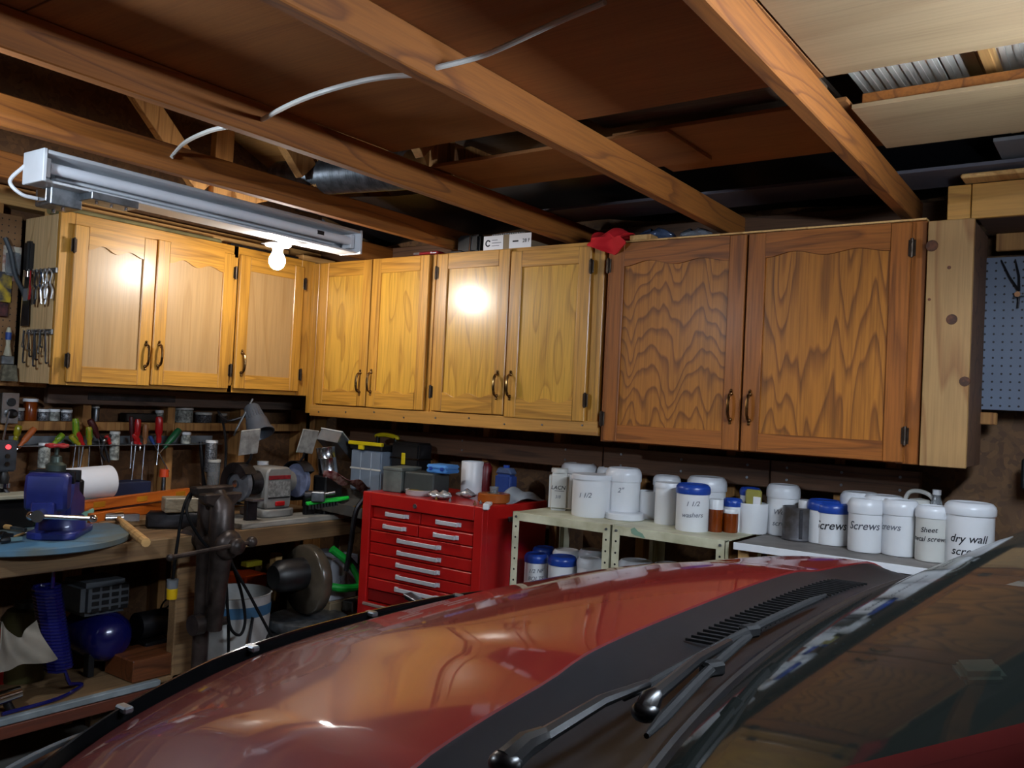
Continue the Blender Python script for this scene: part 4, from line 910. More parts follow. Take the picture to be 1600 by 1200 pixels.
MB().tube(bez([c0+off+Vector((0, .0, .05)), P(371, 668, 0, -3.40)+off, P(366, 680, 0, -3.42)+off], 6), .005, 8).build('shade_wire', m_galv, lp)
MB().lathe([(0, 0), (.05, 0), (.05, .018), (.012, .03), (.012, .12), (0, .12)], 24).build('base', m_dsteel, lp)
# steel rods, brush and bottles standing at the bench back
for px, py0, x, hgt, r, mm, lab in ((322, 752, -3.66, .33, .011, m_dsteel, 'tall dark steel bar leaning on the wall left of the desk lamp'), (332, 750, -3.62, .20, .009, mat('rod_tan', '#7d5f3f', .6), 'short brown rod standing left of the desk lamp'), (343, 745, -3.60, .17, .010, mat('rod_tan2', '#6e5a48', .6), 'short tan file handle standing below the desk lamp')):
    p = P(px, py0, 0, x)
    tag(MB().tube([(0, 0, 0), (-.004, -.012, hgt*.5), (-.02, -.03, hgt)], [r, r, r*.8], 8).build('steel_rod', mm, loc=(x, p.y, BZ)), lab, 'rod')
p = P(411, 722, 0, -3.52)
jr = thing('jar', 'small jar with a white lid behind the grinder', 'jar', (-3.52, p.y, BZ)); hj = p.z-BZ
MB().lathe([(0, 0), (.025, 0), (.027, .01), (.027, hj-.02), (.02, hj-.01), (0, hj-.01)], 18).build('body', m_clear, jr); MB().cyl((0, 0, hj-.014), (0, 0, hj+.004), .028, seg=18).build('lid', m_white, jr)
# metal tray with green brush, cans, clear drawer
p = P(520, 790, 2, BZ+.06)
tr = thing('metal_tray', 'tilted grey metal tray with clutter at the bench end', 'tray', (-3.03, 2.985, BZ+.05), rot=(.16, .12, .35))
m = MB(); m.box((-.16, -.12, 0), (.16, .12, .005)); m.box((-.16, -.12, 0), (.16, -.115, .05)); m.box((-.16, .115, 0), (.16, .12, .05)); m.box((-.16, -.12, 0), (-.155, .12, .05)); m.box((.155, -.12, 0), (.16, .12, .05))
m.build('tray', mat('tray_grey', '#77736c', .45, .4, var=.15), tr)
g = thing('brush', 'bright green plastic brush lying in the grey metal tray', 'brush', tuple(P(512, 785, 0, -2.99)), rot=(0, -.12, 1.15))
MB().prism([(-.10, -.012), (.05, -.02), (.10, -.012), (.105, .01), (.05, .022), (-.10, .012)], .016, None, .004).build('handle', mat('neon_green', '#16c23c', .4, var=.05), g)
m = MB()
for k in range(10): m.box((-.09+.014*k, -.008, -.02), (-.082+.014*k, .008, 0))
tag(m.build('bristles', m_black, g), kind='stuff')
p = P(494, 776, 0, -3.01)
dr = thing('drill_chuck', 'grey drill attachment lying in the metal tray beside the green brush', 'tool', (p.x-.01, p.y, p.z), rz=.7)
MB().cyl((-.04, 0, .0), (.04, 0, .01), .024, .02).build('body', m_dsteel, dr); MB().box((-.01, -.045, -.02), (.05, -.01, .025), .004).build('bracket', m_galv, dr); MB().cyl((.04, 0, .01), (.09, .01, .02), .008).build('shaft', m_steel, dr)
p = P(513, 740, 0, -3.13)
cn = thing('steel_can', 'shiny steel can standing before the clear plastic drawer', 'can', (-3.13, p.y, p.z), rot=(0.1, -.12, 0))
hc = P(515, 700, 0, -3.13).z-p.z
MB().lathe([(0, 0), (.045, 0), (.047, .004), (.045, .01), (.045, hc*.6), (.0465, hc*.62), (.045, hc*.64), (.045, hc), (.047, hc+.004), (.043, hc+.002), (.042, .01), (0, .01)], 28).build('body', m_steel, cn)
tag(MB().box((-.05, -.05, 0), (.04, .06, p.z-BZ-.008), .006).build('storage_box', m_black, loc=(-3.13, p.y+.0, BZ)), 'black box under the shiny steel can', 'box')
a_ = P(527, 697, 0, -3.24)
cdw = thing('clear_drawer', 'clear plastic parts drawer lying tilted across the bench end', 'drawer', tuple(a_), rot=(-.55, .1, .25))
m_cd = thin_glass('cloudy_clear', '#b9c0c6', .15, 1.5, .2, 1.6)
m = MB(); m.box((-.06, -.10, -.028), (.06, .10, -.024)); m.box((-.06, -.10, -.024), (-.056, .10, .035)); m.box((.056, -.10, -.024), (.06, .10, .035)); m.box((-.056, -.10, -.024), (.056, -.096, .035)); m.box((-.056, .096, -.024), (.056, .10, .035))
m.build('drawer', m_cd, cdw); MB().box((-.064, -.104, .031), (.064, .104, .037), .002).build('rim', m_offw, cdw)
p = P(545, 755, 0, -3.02)
tag(MB().surf(lambda u, v: Vector((-3.02+.05*math.sin(3*u)*v, lerp(P(505, 745, 0, -3.02).y, P(582, 765, 0, -3.02).y, u), lerp(P(505, 745, 0, -3.02).z, P(582, 772, 0, -3.02).z, u)+.03*v+.01*math.sin(14*u+6*v))), 20, 4, .002).build('plastic_wrap', mat('reddish_wrap', '#94706a', .2, var=.35, vs=40, dirt='#5a1f20')), 'crumpled reddish plastic wrap draped beside the red tool chest', 'wrap')
p = P(563, 812, 0, -2.95)
tag(MB().cyl((0, -.05, 0), (0, .07, .02), .014, seg=14).build('hand_tool', mat('yellow_handle', '#c79a17', .4, var=.1), loc=(-3.0, p.y, BZ+.045)), 'yellow tool handle on the bench beside the red chest', 'handle')
pts = [P(572, 775, 0, -2.86), P(556, 800, 0, -2.88), P(548, 850, 0, -2.9), P(541, 892, 0, -2.92)]
tag(MB().tube(bez(pts, 8), .012, 8).build('pry_bar', m_dsteel), 'dark pry bar leaning beside the red tool chest', 'pry bar')

# ------------------------------------------------------------ the left wall: jars, screwdriver rack, tools
LZ = 1.329
def jar(px, pyt, r, body, lid, lab, x=-3.765, name='jar', lidh=.012, cat='jar', zb=LZ):
    p = P(px, pyt, 0, x); h = max(.03, p.z-zb); t = thing(name, lab, cat, (x, p.y, zb), group=None)
    MB().lathe([(0, 0), (r*.95, 0), (r, .004), (r, h-lidh-.006), (r*.85, h-lidh), (0, h-lidh)], 20).build('body', body, t)
    MB().lathe([(0, h-lidh), (r*1.04, h-lidh), (r*1.04, h-.002), (r*.98, h), (0, h)], 20).build('lid', lid, t); return t
m_hard = mat('screws_in_jar', '#7d7f84', .35, .3, var=.5, vs=160, dirt='#2a2b30')
m_label = mat('jar_label', '#a7aaa2', .6, var=.35, vs=70)
jar(29, 637, .022, m_hard, m_offw, 'clear jar of screws with pale lid, left of the amber bottle')
jar(48, 623, .028, m_amber, m_white, 'tall amber bottle with white cap on the ledge behind the rack', name='pill_bottle', cat='bottle')
jar(68, 639, .0235, m_hard, m_white, 'jar of dark screws with white lid, next right of the amber bottle')
jar(85, 639, .0225, m_label, m_white, 'jar with a whitish label, between two screw jars on the ledge')
jar(104, 640, .0235, m_hard, m_white, 'jar with a round mark and white lid, rightmost of the ledge group')
jar(150, 633, .016, m_galv, m_offw, 'slim silver tube with pale cap on the ledge behind the screwdrivers', name='tube', cat='tube')
jar(286, 636, .047, m_label, m_offw, 'wide glass jar with pale screw lid on the ledge near the post')
jar(318, 644, .040, m_hard, m_offw, 'squat jar of hardware on the ledge, right of the wide jar')
jar(348, 646, .022, m_hard, m_offw, 'small jar half hidden behind the desk lamp wire')
p = P(218, 653, 0, -3.76); tag(MB().box((-.03, -.08, 0), (.03, .075, .04), .004).build('storage_box', m_black, loc=(-3.765, p.y, LZ)), 'long black box on the ledge above the red screwdrivers', 'box')
jar(249, 641, .019, m_label, m_white, 'pale bottle with white cap behind the red screwdriver', name='bottle', cat='bottle')
# outlet
p = P(8, 637, 0, XA)
ob = thing('outlet', 'grey steel duplex outlet with a black plug on the wall stud', 'outlet', (XA+.002, p.y, p.z))
MB().box((0, -.03, -.058), (.04, .03, .058), .003).build('box', m_galv, ob)
MB().box((.04, -.033, -.062), (.043, .033, .062), .002).build('cover_plate', m_steel, ob)
MB().lathe([(0, 0), (.017, 0), (.017, .004), (0, .004)], 20, XF((.043, .002, .024), ry=PI/2)).build('socket', m_black, ob)
MB().lathe([(0, 0), (.019, 0), (.018, .02), (.008, .035), (0, .035)], 20, XF((.043, .004, -.022), ry=PI/2)).build('plug', m_black, ob)
# the screwdriver rack
RZ = 1.232
rk = thing('tool_rack', 'thin steel screwdriver rack strip along the left wall', 'rack', (XA, 0, RZ))
y0, y1 = 1.70, 2.66
MB().box((.0, y0, -.003), (.085, y1, 0), .0005).build('strip', m_galv, rk)
MB().box((.0, y0, 0), (.003, y1, .035), .0005).build('back_plate', mat('dull_zinc', '#83898f', .5, .4, var=.2), rk)
jar(70, 692, .023, m_label, m_white, 'jar with white cap hanging in the rack left of the green drivers', x=-3.66, zb=1.14, cat='jar')
jar(180, 674, .021, m_label, m_offw, 'cream spool jar standing in the rack between yellow and red drivers', x=-3.66, zb=1.165)
jar(291, 675, .022, m_label, m_white, 'small jar standing on the rack at its far end', x=-3.66, zb=1.233)
jar(331, 688, .028, m_hard, m_white, 'dark bottle with white cap near the rack end', x=-3.62, zb=1.10, cat='bottle', name='bottle')
jar(335, 718, .03, m_clear, m_offw, 'clear bottle with a white cap below the rack end', x=-3.60, zb=.985+.0, cat='bottle', name='bottle')
def driver(a, b, hc, lab, L=.10, blade=.14, r=.014, blade_dir=None, stripe=None):
    """handle from pixel a (butt) to b (ferrule); steel blade goes on below"""
    x = -3.655; A, B = P(*a, 0, x), P(*b, 0, x); d = (B-A); Lh = d.length
    t = thing('screwdriver', lab, 'screwdriver', tuple(B), group='screwdrivers in the wall rack'); q = (-d).to_track_quat('Z', 'Y').to_matrix().to_4x4()
    MB().lathe([(0, 0), (r*.6, 0), (r*.75, Lh*.12), (r*.65, Lh*.25), (r, Lh*.4), (r, Lh*.85), (r*.8, Lh*.97), (0, Lh)], 12, q).build('handle', hc, t, smooth=30)
    if stripe:
        for k in range(4): MB().tube([q @ Vector((r*.97*math.cos(k*PI/2+.4), r*.97*math.sin(k*PI/2+.4), Lh*z)) for z in (.42, .84)], .0028, 5).build('stripe', stripe, t)
    e = Vector(blade_dir) if blade_dir else d.normalized(); e = e.normalized()*blade
    MB().tube([(0, 0, 0), tuple(e*.9), tuple(e)], [.0033, .0033, .0045], 8).build('blade', m_steel, t); return t
mg = mat('clear_green_acetate', '#8fae2c', .2, trans=.25, var=.1); my = mat('clear_yellow_acetate', '#a89f22', .2, trans=.25, var=.1); mr = mat('red_acetate', '#a31518', .25, var=.05)
mo = mat('orange_handle', '#b35a22', .5, var=.1); mgr = mat('dark_green_handle', '#15522f', .35, var=.05); mdr = mat('maroon_handle', '#3f1013', .4, var=.05); mbl = mat('blue_handle', '#1f3d78', .4, var=.05); mwd = wood('driver_wood', '#8f5c34', '#5c3719', 'Z', s=20); mst = mat('stripe_green', '#3d6b1d', .3, var=0)
driver((30, 664), (24, 688), my, 'yellow-green screwdriver leaning behind the black gadget', blade=.1)
driver((55, 668), (28, 700), mo, 'orange wooden-handled chisel lying slanted in the rack', blade=.06, r=.013)
driver((99, 678), (84, 694), mg, 'bright green striped screwdriver slanting across the white-capped jar', blade=.06, stripe=mst)
driver((118, 653), (119, 690), mg, 'upright green striped screwdriver, tallest of the left cluster', blade=.16, blade_dir=(.01, -.08, -1), stripe=mst)
driver((110, 680), (124, 696), my, 'yellow striped screwdriver leaning right at the cluster front', blade=.15, blade_dir=(0, 0, -1), stripe=mst)
driver((117, 670), (130, 697), mr, 'orange-red screwdriver between green and yellow ones', blade=.15, blade_dir=(0, -.1, -1))
driver((139, 666), (140, 696), my, 'upright yellow striped screwdriver right of the cluster', blade=.14, blade_dir=(0, 0, -1), stripe=mst)
driver((140, 655), (154, 684), mdr, 'dark maroon screwdriver leaning over the silver tube', blade=.12, blade_dir=(0, .2, -1), r=.015)
driver((166, 680), (172, 694), mr, 'short red screwdriver beside the cream spool jar', blade=.08, r=.011)
driver((207, 677), (219, 696), mr, 'bright red slanted screwdriver left of the wooden one', blade=.02, blade_dir=(0, 0, -1))
driver((216, 654), (212, 694), mr, 'tall red screwdriver behind the slanted red one', blade=.2, blade_dir=(0, -.06, -1), r=.015)
driver((228, 662), (226, 694), mwd, 'brown wooden screwdriver between two red ones', blade=.16, blade_dir=(0, -.03, -1), r=.013)
driver((234, 681), (241, 695), mbl, 'blue-handled screwdriver with a long slanted bright blade', blade=.15, blade_dir=(0, .55, -.85), r=.009)
driver((249, 650), (248, 692), mr, 'large red square screwdriver right of the wooden one', blade=.10, blade_dir=(0, -.05, -1), r=.017)
driver((281, 670), (256, 700), mgr, 'dark green screwdriver slanting at the rack end', blade=.04, r=.016)
driver((205, 650), (206, 690), mdr, 'black-handled driver hidden behind the tall red one', blade=.12, blade_dir=(0, 0, -1), r=.01)
p = P(162, 690, 0, -3.65)
pls = thing('pliers', 'small steel pliers hooked over the rack beside the spool jar', 'pliers', tuple(p))
MB().tube(bez([(0, -.02, .03), (0, -.01, .01), (0, 0, 0), (0, .02, -.06), (0, .03, -.09)], 4), .006).build('handle', m_dsteel, pls); MB().tube(bez([(0, .03, .03), (0, .01, .01), (.004, 0, 0), (.004, -.01, -.05), (.004, .01, -.08)], 4), .006).build('handle', m_dsteel, pls); MB().ball((.002, 0, .004), .010).build('pivot', m_steel, pls)
for px, py, s, lab in ((256, 745, .03, 'small orange plug standing at the bench back below the rack'),):
    p = P(px, py, 0, -3.64); t = thing('air_plug', lab, 'fitting', (-3.64, p.y, BZ+.076)); h = p.z-BZ-.076
    MB().cyl((0, 0, 0), (0, 0, max(.02, h)), .012, .009).build('stem', m_steel, t); MB().cyl((0, 0, max(.02, h)), (0, 0, max(.02, h)+.035), .022, .02).build('cap', mat('orange_cap', '#d4481a', .4), t)
# brown pegboard with hanging tools at the left end
pgb = thing('pegboard', 'brown hardboard pegboard on the wall left of the cabinets', 'pegboard', (XA, 0, 0))
MB().box((.001, .9, 1.50), (.006, 1.70, 2.16), .001).build('board', mat('brown_hardboard', '#86623f', .7, var=.12), pgb)
m = MB()
for r in range(25):
    for c in range(12): m.cyl((.0061, 1.42+c*.0254, 1.53+r*.0254), (.0063, 1.42+c*.0254, 1.53+r*.0254), .003, seg=6)
tag(m.build('peg_hole', m_black, pgb), kind='stuff')
px_ = XA+.008
def pk(px, py): return P(px, py, 0, px_)
p = pk(18, 412)
bp = thing('tool_pack', 'blister pack of small colourful tools on the brown pegboard', 'blister pack', tuple(p))
MB().box((0, -.035, -.07), (.004, .035, .07), .001).build('card', mat('pack_card', '#8a4a3a', .5, var=.4, vs=30, dirt='#c9c4b4'), bp)
MB().box((.004, -.028, -.05), (.022, .028, .045), .006, seg=2).build('blister', m_clear, bp)
p = pk(6, 425); bp = thing('tool_pack', 'yellow-labelled hanging tool pack below the blister pack', 'blister pack', (p.x+.005, p.y, p.z-.06))
MB().box((0, -.02, -.06), (.003, .03, .06), .001).build('card', mat('pack_yellow', '#c0a32a', .5, var=.4, vs=25, dirt='#32323a'), bp); MB().box((.003, -.015, -.12), (.012, .02, -.062), .003).build('blister', mat('pack_red', '#5c2a2a', .4, var=.4, vs=50), bp)
tag(MB().tube(bez([pk(2, 372)+Vector((.03, 0, 0)), pk(10, 395)+Vector((.035, 0, 0)), pk(18, 430)+Vector((.03, 0, 0)), pk(30, 455)+Vector((.03, 0, 0)), pk(38, 475)+Vector((.02, 0, 0))], 6), .009, 8).build('black_hose', mat('slate_hose', '#3f464c', .5, var=.1)), 'dark grey hose hooked over the brown pegboard', 'hose')
# tools on the plywood end of the cabinet (faces the room's front)
SY = 1.7075
def sp_(px, py): return P(px, py, 1, SY)
p0 = sp_(52, 378); p1 = sp_(42, 512)
sq = thing('trowel', 'black-handled taping knife hanging on the plywood cabinet side', 'trowel', (p0.x, SY-.012, p0.z))
MB().box((-.02, -.016, -.125), (.022, .012, 0), .008, seg=2).build('handle', m_black, sq); MB().cyl((0, 0, -.145), (0, 0, -.122), .016).build('ferrule', m_chrome, sq)
MB().prism([(-.02, -.145), (.02, -.145), (.03, -.34), (-.035, -.34)], .003, XF((0, 0, 0), rx=PI/2), .0005).build('blade', mat('dark_blade', '#24272f', .35, .6, var=.2), sq)
MB().box((-.022, -.005, -.24), (.012, -.0035, -.19)).build('price_label', m_inkp, sq)
def rack2(pxa, pya, pxb, pyb, lab):
    a, b = sp_(pxa, pya), sp_(pxb, pyb); t = thing('hook_rail', lab, 'rail', (a.x, SY-.002, (a.z+b.z)/2)); L = b.x-a.x
    MB().box((0, -.008, -.008), (L, 0, .012), .001).build('rail', m_galv, t)
    for k in range(6): MB().tube(bez([(L*(k+.5)/6, -.008, .0), (L*(k+.5)/6, -.025, -.004), (L*(k+.5)/6, -.028, .010)], 3), .0022, 6).build('hook', m_steel, t)
    return a, L
a, L = rack2(54, 426, 91, 424, 'steel hook rail with pliers on the plywood cabinet side')
for k, (f, hcol, lab) in enumerate(((.12, '#a02024', 'red-handled nippers, first on the upper hook rail'), (.32, '#23262c', 'black-handled nippers hanging second on the upper hook rail'), (.52, '#1c3350', 'navy-handled pliers hanging in the middle of the upper hook rail'), (.74, '#b9bcc0', 'bare steel tweezers hanging on the upper hook rail'), (.92, '#c4c8cc', 'bare steel clippers, nearest the door on the upper hook rail'))):
    mm = mat('nipper_%d' % k, hcol, .35, .9 if k > 2 else 0, var=.1); t = thing('nippers', lab, 'pliers', (a.x+L*f, SY-.026, a.z+.002), rz=.2*(k-2), group='small pliers on the hook rail')
    for s in (-1, 1): MB().tube(bez([(s*.002, 0, 0), (s*.012, 0, -.02), (s*.005, 0, -.055), (s*.016, s*.002, -.08), (s*(.010+.004*(k % 3)), 0, -.115-.02*(k % 2))], 4), [.003]*9+[.0045]*8, 6).build('handle', mm if s > 0 or k > 2 else m_steel, t)
    MB().ball((0, 0, -.055), .008, (1, .5, 1)).build('pivot', m_steel, t)
a, L = rack2(45, 521, 84, 518, 'steel hook rail with hex keys low on the plywood cabinet side')
for k in range(9):
    f = (k+.5)/9; lg = .05+.012*((k*5) % 7)
    t = tag(MB().tube(bez([(0, 0, .012), (.0, -.002, 0), (.004*(k % 3-1), 0, -lg*.5), (.010*(k % 3-1), 0, -lg), (.010*(k % 3-1)+.018, 0, -lg-.003)], 4), .0032, 6).build('hex_key', m_dsteel if k % 3 else m_steel, loc=(a.x+L*f, SY-.024-.008*(k % 2), a.z-.004)), ('bright', 'dark', 'dark')[k % 3]+' L-shaped hex key, '+('first', 'second', 'third', 'fourth', 'fifth', 'sixth', 'seventh', 'eighth', 'ninth')[k]+' from the paint brush on the lower hook rail', 'hex key', 'hex keys on the lower hook rail')
p = sp_(34, 516); p.x -= .0
br = thing('paint_brush', 'old paint brush with blue and yellow handle hanging on the pegboard edge', 'brush', (XA+.035, 1.66, pk(34, 514).z))
MB().tube([(0, 0, 0), (0, 0, -.02), (0, .0, -.07), (0, .0, -.115)], [.006, .011, .008, .016], 10).build('handle', mat('cream_handle', '#b9b39b', .4, var=.2), br)
MB().cyl((0, 0, -.02), (0, 0, -.05), .0115, .0105).build('blue_band', mat('brush_blue', '#27488f', .4), br)
MB().box((-.012, -.024, -.15), (.012, .024, -.113), .004).build('ferrule', m_galv, br)
MB().prism([(-.024, -.15), (.024, -.15), (.033, -.215), (-.033, -.215)], .02, XF((.01, 0, 0), rx=PI/2, rz=PI/2) @ Matrix.Translation((0, 0, 0))).build('bristles', mat('bristle', '#6f6a58', .9, var=.25, vs=60), br)
# ------------------------------------------------------------ red tool chest
TZ, CY0, CY1, CX0, CX1 = 1.08, 2.775, 3.24, -2.775, -2.105
tc = thing('tool_chest', 'red steel tool chest of many drawers with silver handles', 'tool chest', (0, 0, 0))
MB().box((CX0, CY0+.03, .52), (CX1, CY1, TZ), .004).build('body', m_red, tc)
CZ1 = P(700, 790, 1, CY0).z
for x0, x1 in ((CX0, CX0+.048), (CX1-.045, CX1)): MB().box((x0, CY0, .30), (x1, CY0+.035, TZ), .003).build('corner_post', m_red, tc)
MB().box((CX0+.048, CY0, 1.022), (CX1-.045, CY0+.035, TZ), .003).build('top_rail', m_red, tc)
MB().lathe([(0, 0), (.010, 0), (.009, .004), (0, .004)], 16, XF((-2.465, CY0-.0005, 1.046), rx=PI/2)).build('lock', m_galv, tc)
MB().box((CX1-.001, CY0+.17, 1.01), (CX1+.012, CY0+.31, 1.03), .003).build('side_handle', m_galv, tc)
zr = 1.020; HR = .0515; X0, X1 = CX0+.050, CX1-.047; XM = (X0+X1)/2-.01
def drawer(x0, x1, z0, z1, y, hx, hw, m_=m_red):
    d = MB().box((x0+.001, y, z0+.001), (x1-.001, y+.03, z1-.0025), .003).build('drawer', m_, tc)
    m = MB(); zc = (z0+z1)/2-.001
    m.box((hx-hw/2, y-.018, zc-.008), (hx+hw/2, y-.013, zc+.009), .0015)
    for s in (-1, 1): m.box((hx+s*hw/2-.004, y-.018, zc-.008), (hx+s*hw/2+.004, y-.0, zc+.009), .001); m.box((hx+s*(hw/2+.008)-.008, y-.004, zc-.008), (hx+s*(hw/2+.008)+.008, y, zc+.009), .001)
    m.build('handle', m_alu, d); return d
for r in range(2):
    z1 = zr-r*HR
    yy = CY0+.018 if r == 0 else CY0+.006
    drawer(X0, XM, z1-HR, z1, yy, X0+.145, .105); drawer(XM+.002, X1, z1-HR, z1, yy, XM+.155, .105)
for r in range(2, 7):
    z1 = zr-r*HR; drawer(X0, X1, z1-HR, z1, CY0+.006+.003*(r % 2), (X0+X1)/2+.0, .215)
zb = zr-7*HR
MB().box((X0, CY0+.012, zb-.05), (X1, CY0+.04, zb-.004), .002).build('middle_rail', m_dred, tc)
d = MB().box((X0+.002, CY0-.02, zb-.13), (X1-.002, CY0+.03, zb-.056), .003).build('drawer', m_red, tc)
MB().box((X0+.002, CY0-.024, zb-.066), (X1-.002, CY0-.012, zb-.054), .002).build('drawer_lip', mat('worn_lip', '#b39a90', .4, .3, var=.2), d)
for r in range(2): MB().box((X0+.002, CY0+.004, zb-.30-r*.17), (X1-.002, CY0+.03, zb-.135-r*.17), .003).build('drawer', m_red, tc)
MB().box((CX0, CY0+.03, .06), (CX1, CY1, .52), .004).build('roller_cabinet', m_dred, tc)
for sx in (CX0+.06, CX1-.06):
    for sy in (CY0+.09, CY1-.06): MB().cyl((sx-.012, sy, .03), (sx+.012, sy, .03), .03, seg=18).build('caster', m_black, tc)
tl2 = thing('hand_tool', 'dark tool with a steel rim poking out of the open lower chest drawer', 'hand tool', tuple(P(650, 938, 1, CY0-.035)))
MB().box((-.05, -.02, -.012), (.06, .02, .006), .004, XF(ry=.25)).build('body', m_black, tl2); MB().box((-.055, -.024, .002), (.065, .024, .010), .002, XF(ry=.25)).build('rim', m_galv, tl2)

# things on the chest
def onchest(px, py): return P(px, py, 2, TZ)
p = onchest(604, 769)
gb = thing('metal_box', 'dull grey sheet metal box on the front corner of the red chest', 'box', (p.x+.005, p.y+.09, TZ+.001), rz=.12)
hb_ = P(604, 731, 1, p.y).z-TZ
MB().box((-.05, -.075, 0), (.05, .075, hb_), .003).build('body', mat('weathered_zinc', '#6d7570', .55, .3, var=.2, vs=14), gb)
MB().box((.052, -.06, 0), (.21, .07, hb_-.012), .006).build('rear_section', mat('dark_zinc', '#3d4240', .6, .2, var=.25), gb)
MB().box((-.052, -.077, hb_-.012), (.052, .077, hb_+.002), .002).build('lid', mat('lid_zinc', '#7b827c', .5, .3, var=.2), gb)
bb = thing('plastic_case', 'light blue flat plastic case lying on the grey metal box', 'case', (p.x+.20, p.y+.14, TZ+hb_+.002-.010), rz=.08)
MB().box((-.055, -.05, 0), (.055, .05, .017), .004, seg=2).build('case_bottom', mat('sky_blue', '#4a86c8', .35, var=.05), bb); MB().box((-.055, -.05, .018), (.055, .05, .036), .005, seg=2).build('case_top', mat('sky_blue_top', '#5c97d6', .35, var=.05), bb)
for s in (-.03, .03): MB().box((s-.008, -.054, .010), (s+.008, -.049, .026), .002).build('latch', m_bluelid, bb)
# organiser toolbox with the yellow handle, standing behind on the bench corner
p = P(588, 740, 1, 3.10)
ob_ = thing('organiser_box', 'clear organiser box with yellow lid clip and handle behind the red chest', 'toolbox', (p.x, 3.10, TZ-.04))
zt = P(590, 705, 1, 3.04).z-(TZ-.04)
MB().box((-.12, -.06, 0), (.085, .05, zt), .006, seg=2).build('bin', mat('cloudy_blue_plastic', '#8d9cae', .3, trans=.3, var=.1), ob_)
for x in (-.05, .02): MB().box((x-.002, -.062, .02), (x+.002, -.059, zt-.01)).build('divider', mat('divider_%d' % int(x*100+9), '#aeb9c6', .4), ob_)
MB().box((-.12, -.062, zt*.52), (.085, -.0595, zt*.56)).build('shelf_line', m_offw, ob_)
MB().box((-.125, -.065, zt), (.09, .055, zt+.028), .004).build('lid', m_black, ob_)
m_yel = mat('yellow_black_yellow', '#c9b414', .4, var=.06)
MB().box((-.13, -.075, zt+.022), (.095, -.055, zt+.040), .003).build('lid_edge', m_yel, ob_); MB().box((-.06, -.076, zt+.0), (-.025, -.062, zt+.024), .003).build('clip', m_yel, ob_)
MB().tube(bez([(-.05, .03, zt+.065), (0, .03, zt+.075), (.06, .03, zt+.073), (.11, .03, zt+.062)], 5), [.006]+[.011]*14+[.006], 8).build('handle', m_yel, ob_)
for x in (-.03, .09): MB().box((x-.008, .02, zt+.025), (x+.008, .04, zt+.068), .003).build('handle_post', m_black, ob_)
tb = thing('toolbox', 'black toolbox with a yellow latch behind the red chest', 'toolbox', (p.x+.185, 3.14, TZ-.04))
MB().box((-.085, -.05, 0), (.09, .05, zt+.05), .008, seg=2).build('body', m_black, tb); MB().box((-.087, -.052, zt-.03), (.092, .052, zt-.022), .001).build('seam', m_hinge, tb)
MB().box((-.012, -.058, zt-.055), (.012, -.05, zt+.0), .003).build('latch', m_yel, tb)
stand = tag(MB().box((CX0-.20, 3.03, TZ-.075), (CX0+.34, 3.2, TZ-.042), .003).build('plank', m_pale), 'plank carrying the two toolboxes behind the red chest', 'plank')
# clutter
def bagf(w, d, h, seed):
    rr = random.Random(seed); ph = [rr.uniform(0, 6) for _ in range(6)]
    def f(u, v):
        a = 2*PI*u; r = math.sin(PI*min(.999, v*.92+.04))**.6*(1+.14*math.sin(3*a+ph[0])+.08*math.sin(7*a+ph[1]+5*v))
        return Vector((w*r*math.cos(a), d*r*math.sin(a), h*v*(1+.15*math.sin(2*a+ph[2]))))
    return f
m_bagc = mat('parts_in_bag', '#8b8781', .35, .4, var=.5, vs=60, dirt='#3c3a30')
def bag(px, py, w, d, h, lab, seed, inner=True, dy=.0):
    p = onchest(px, py); t = thing('plastic_bag', lab, 'bag', (p.x, p.y+dy+d, TZ+.001))
    MB().surf(bagf(w, d, h, seed), 36, 14).build('film', m_film, t, smooth=25)
    if inner: MB().surf(lambda u, v: bagf(w*.85, d*.85, h*.6, seed+1)(u, v)+Vector((0, 0, .002)), 28, 8).build('contents', m_bagc, t, smooth=25)
    return t
bag(701, 757, .065, .05, .115, 'tall crumpled clear plastic bag on the red chest before the mug', 3)
bag(678, 781, .055, .035, .035, 'low clear bag of small parts at the front edge of the red chest', 8)
bag(722, 779, .045, .03, .035, 'clear bag of mixed hardware between the parts bag and the brown tape', 12)
bag(683, 752, .06, .04, .05, 'clear bag with a white label behind the yellow tin on the chest', 21)
p = onchest(640, 775); tn = thing('tin', 'round pale tin with yellow contents at the front edge of the red chest', 'tin', (p.x, p.y+.065, TZ+.001))
MB().lathe([(0, 0), (.06, 0), (.062, .004), (.062, .02), (.065, .022), (.062, .024), (.057, .02), (.056, .006), (0, .006)], 32).build('tin', mat('pale_tin', '#bfb6b4', .4, .2, var=.1), tn); MB().lathe([(0, .021), (.055, .021), (.055, .017), (0, .017)], 28).build('contents', mat('yellow_bits', '#a88a23', .5, var=.5, vs=80), tn)
p = onchest(738, 757); mg_ = thing('mug', 'white mug standing among the clutter on the red chest', 'mug', (p.x+.0, 3.13, TZ+.001))
hm_ = P(738, 721, 1, mg_.location.y).z-TZ
mg_.location.x = P(738, 740, 1, mg_.location.y).x
MB().lathe([(0, 0), (.045, 0), (.05, .006), (.051, hm_-.003), (.049, hm_), (.046, hm_-.002), (.045, .01), (0, .01)], 32).build('body', m_white, mg_)
MB().tube(bez([(-.02, .046, hm_*.8), (-.03, .08, hm_*.75), (-.03, .083, hm_*.3), (-.02, .046, hm_*.22)], 5), .008, 8).build('handle', m_white, mg_)
yk = mg_.location.y+.04
p = P(759, 745, 1, yk); rc = thing('can', 'dark red can standing behind the white mug', 'can', (p.x, yk, TZ+.001)); hz = P(759, 723, 1, yk).z-TZ
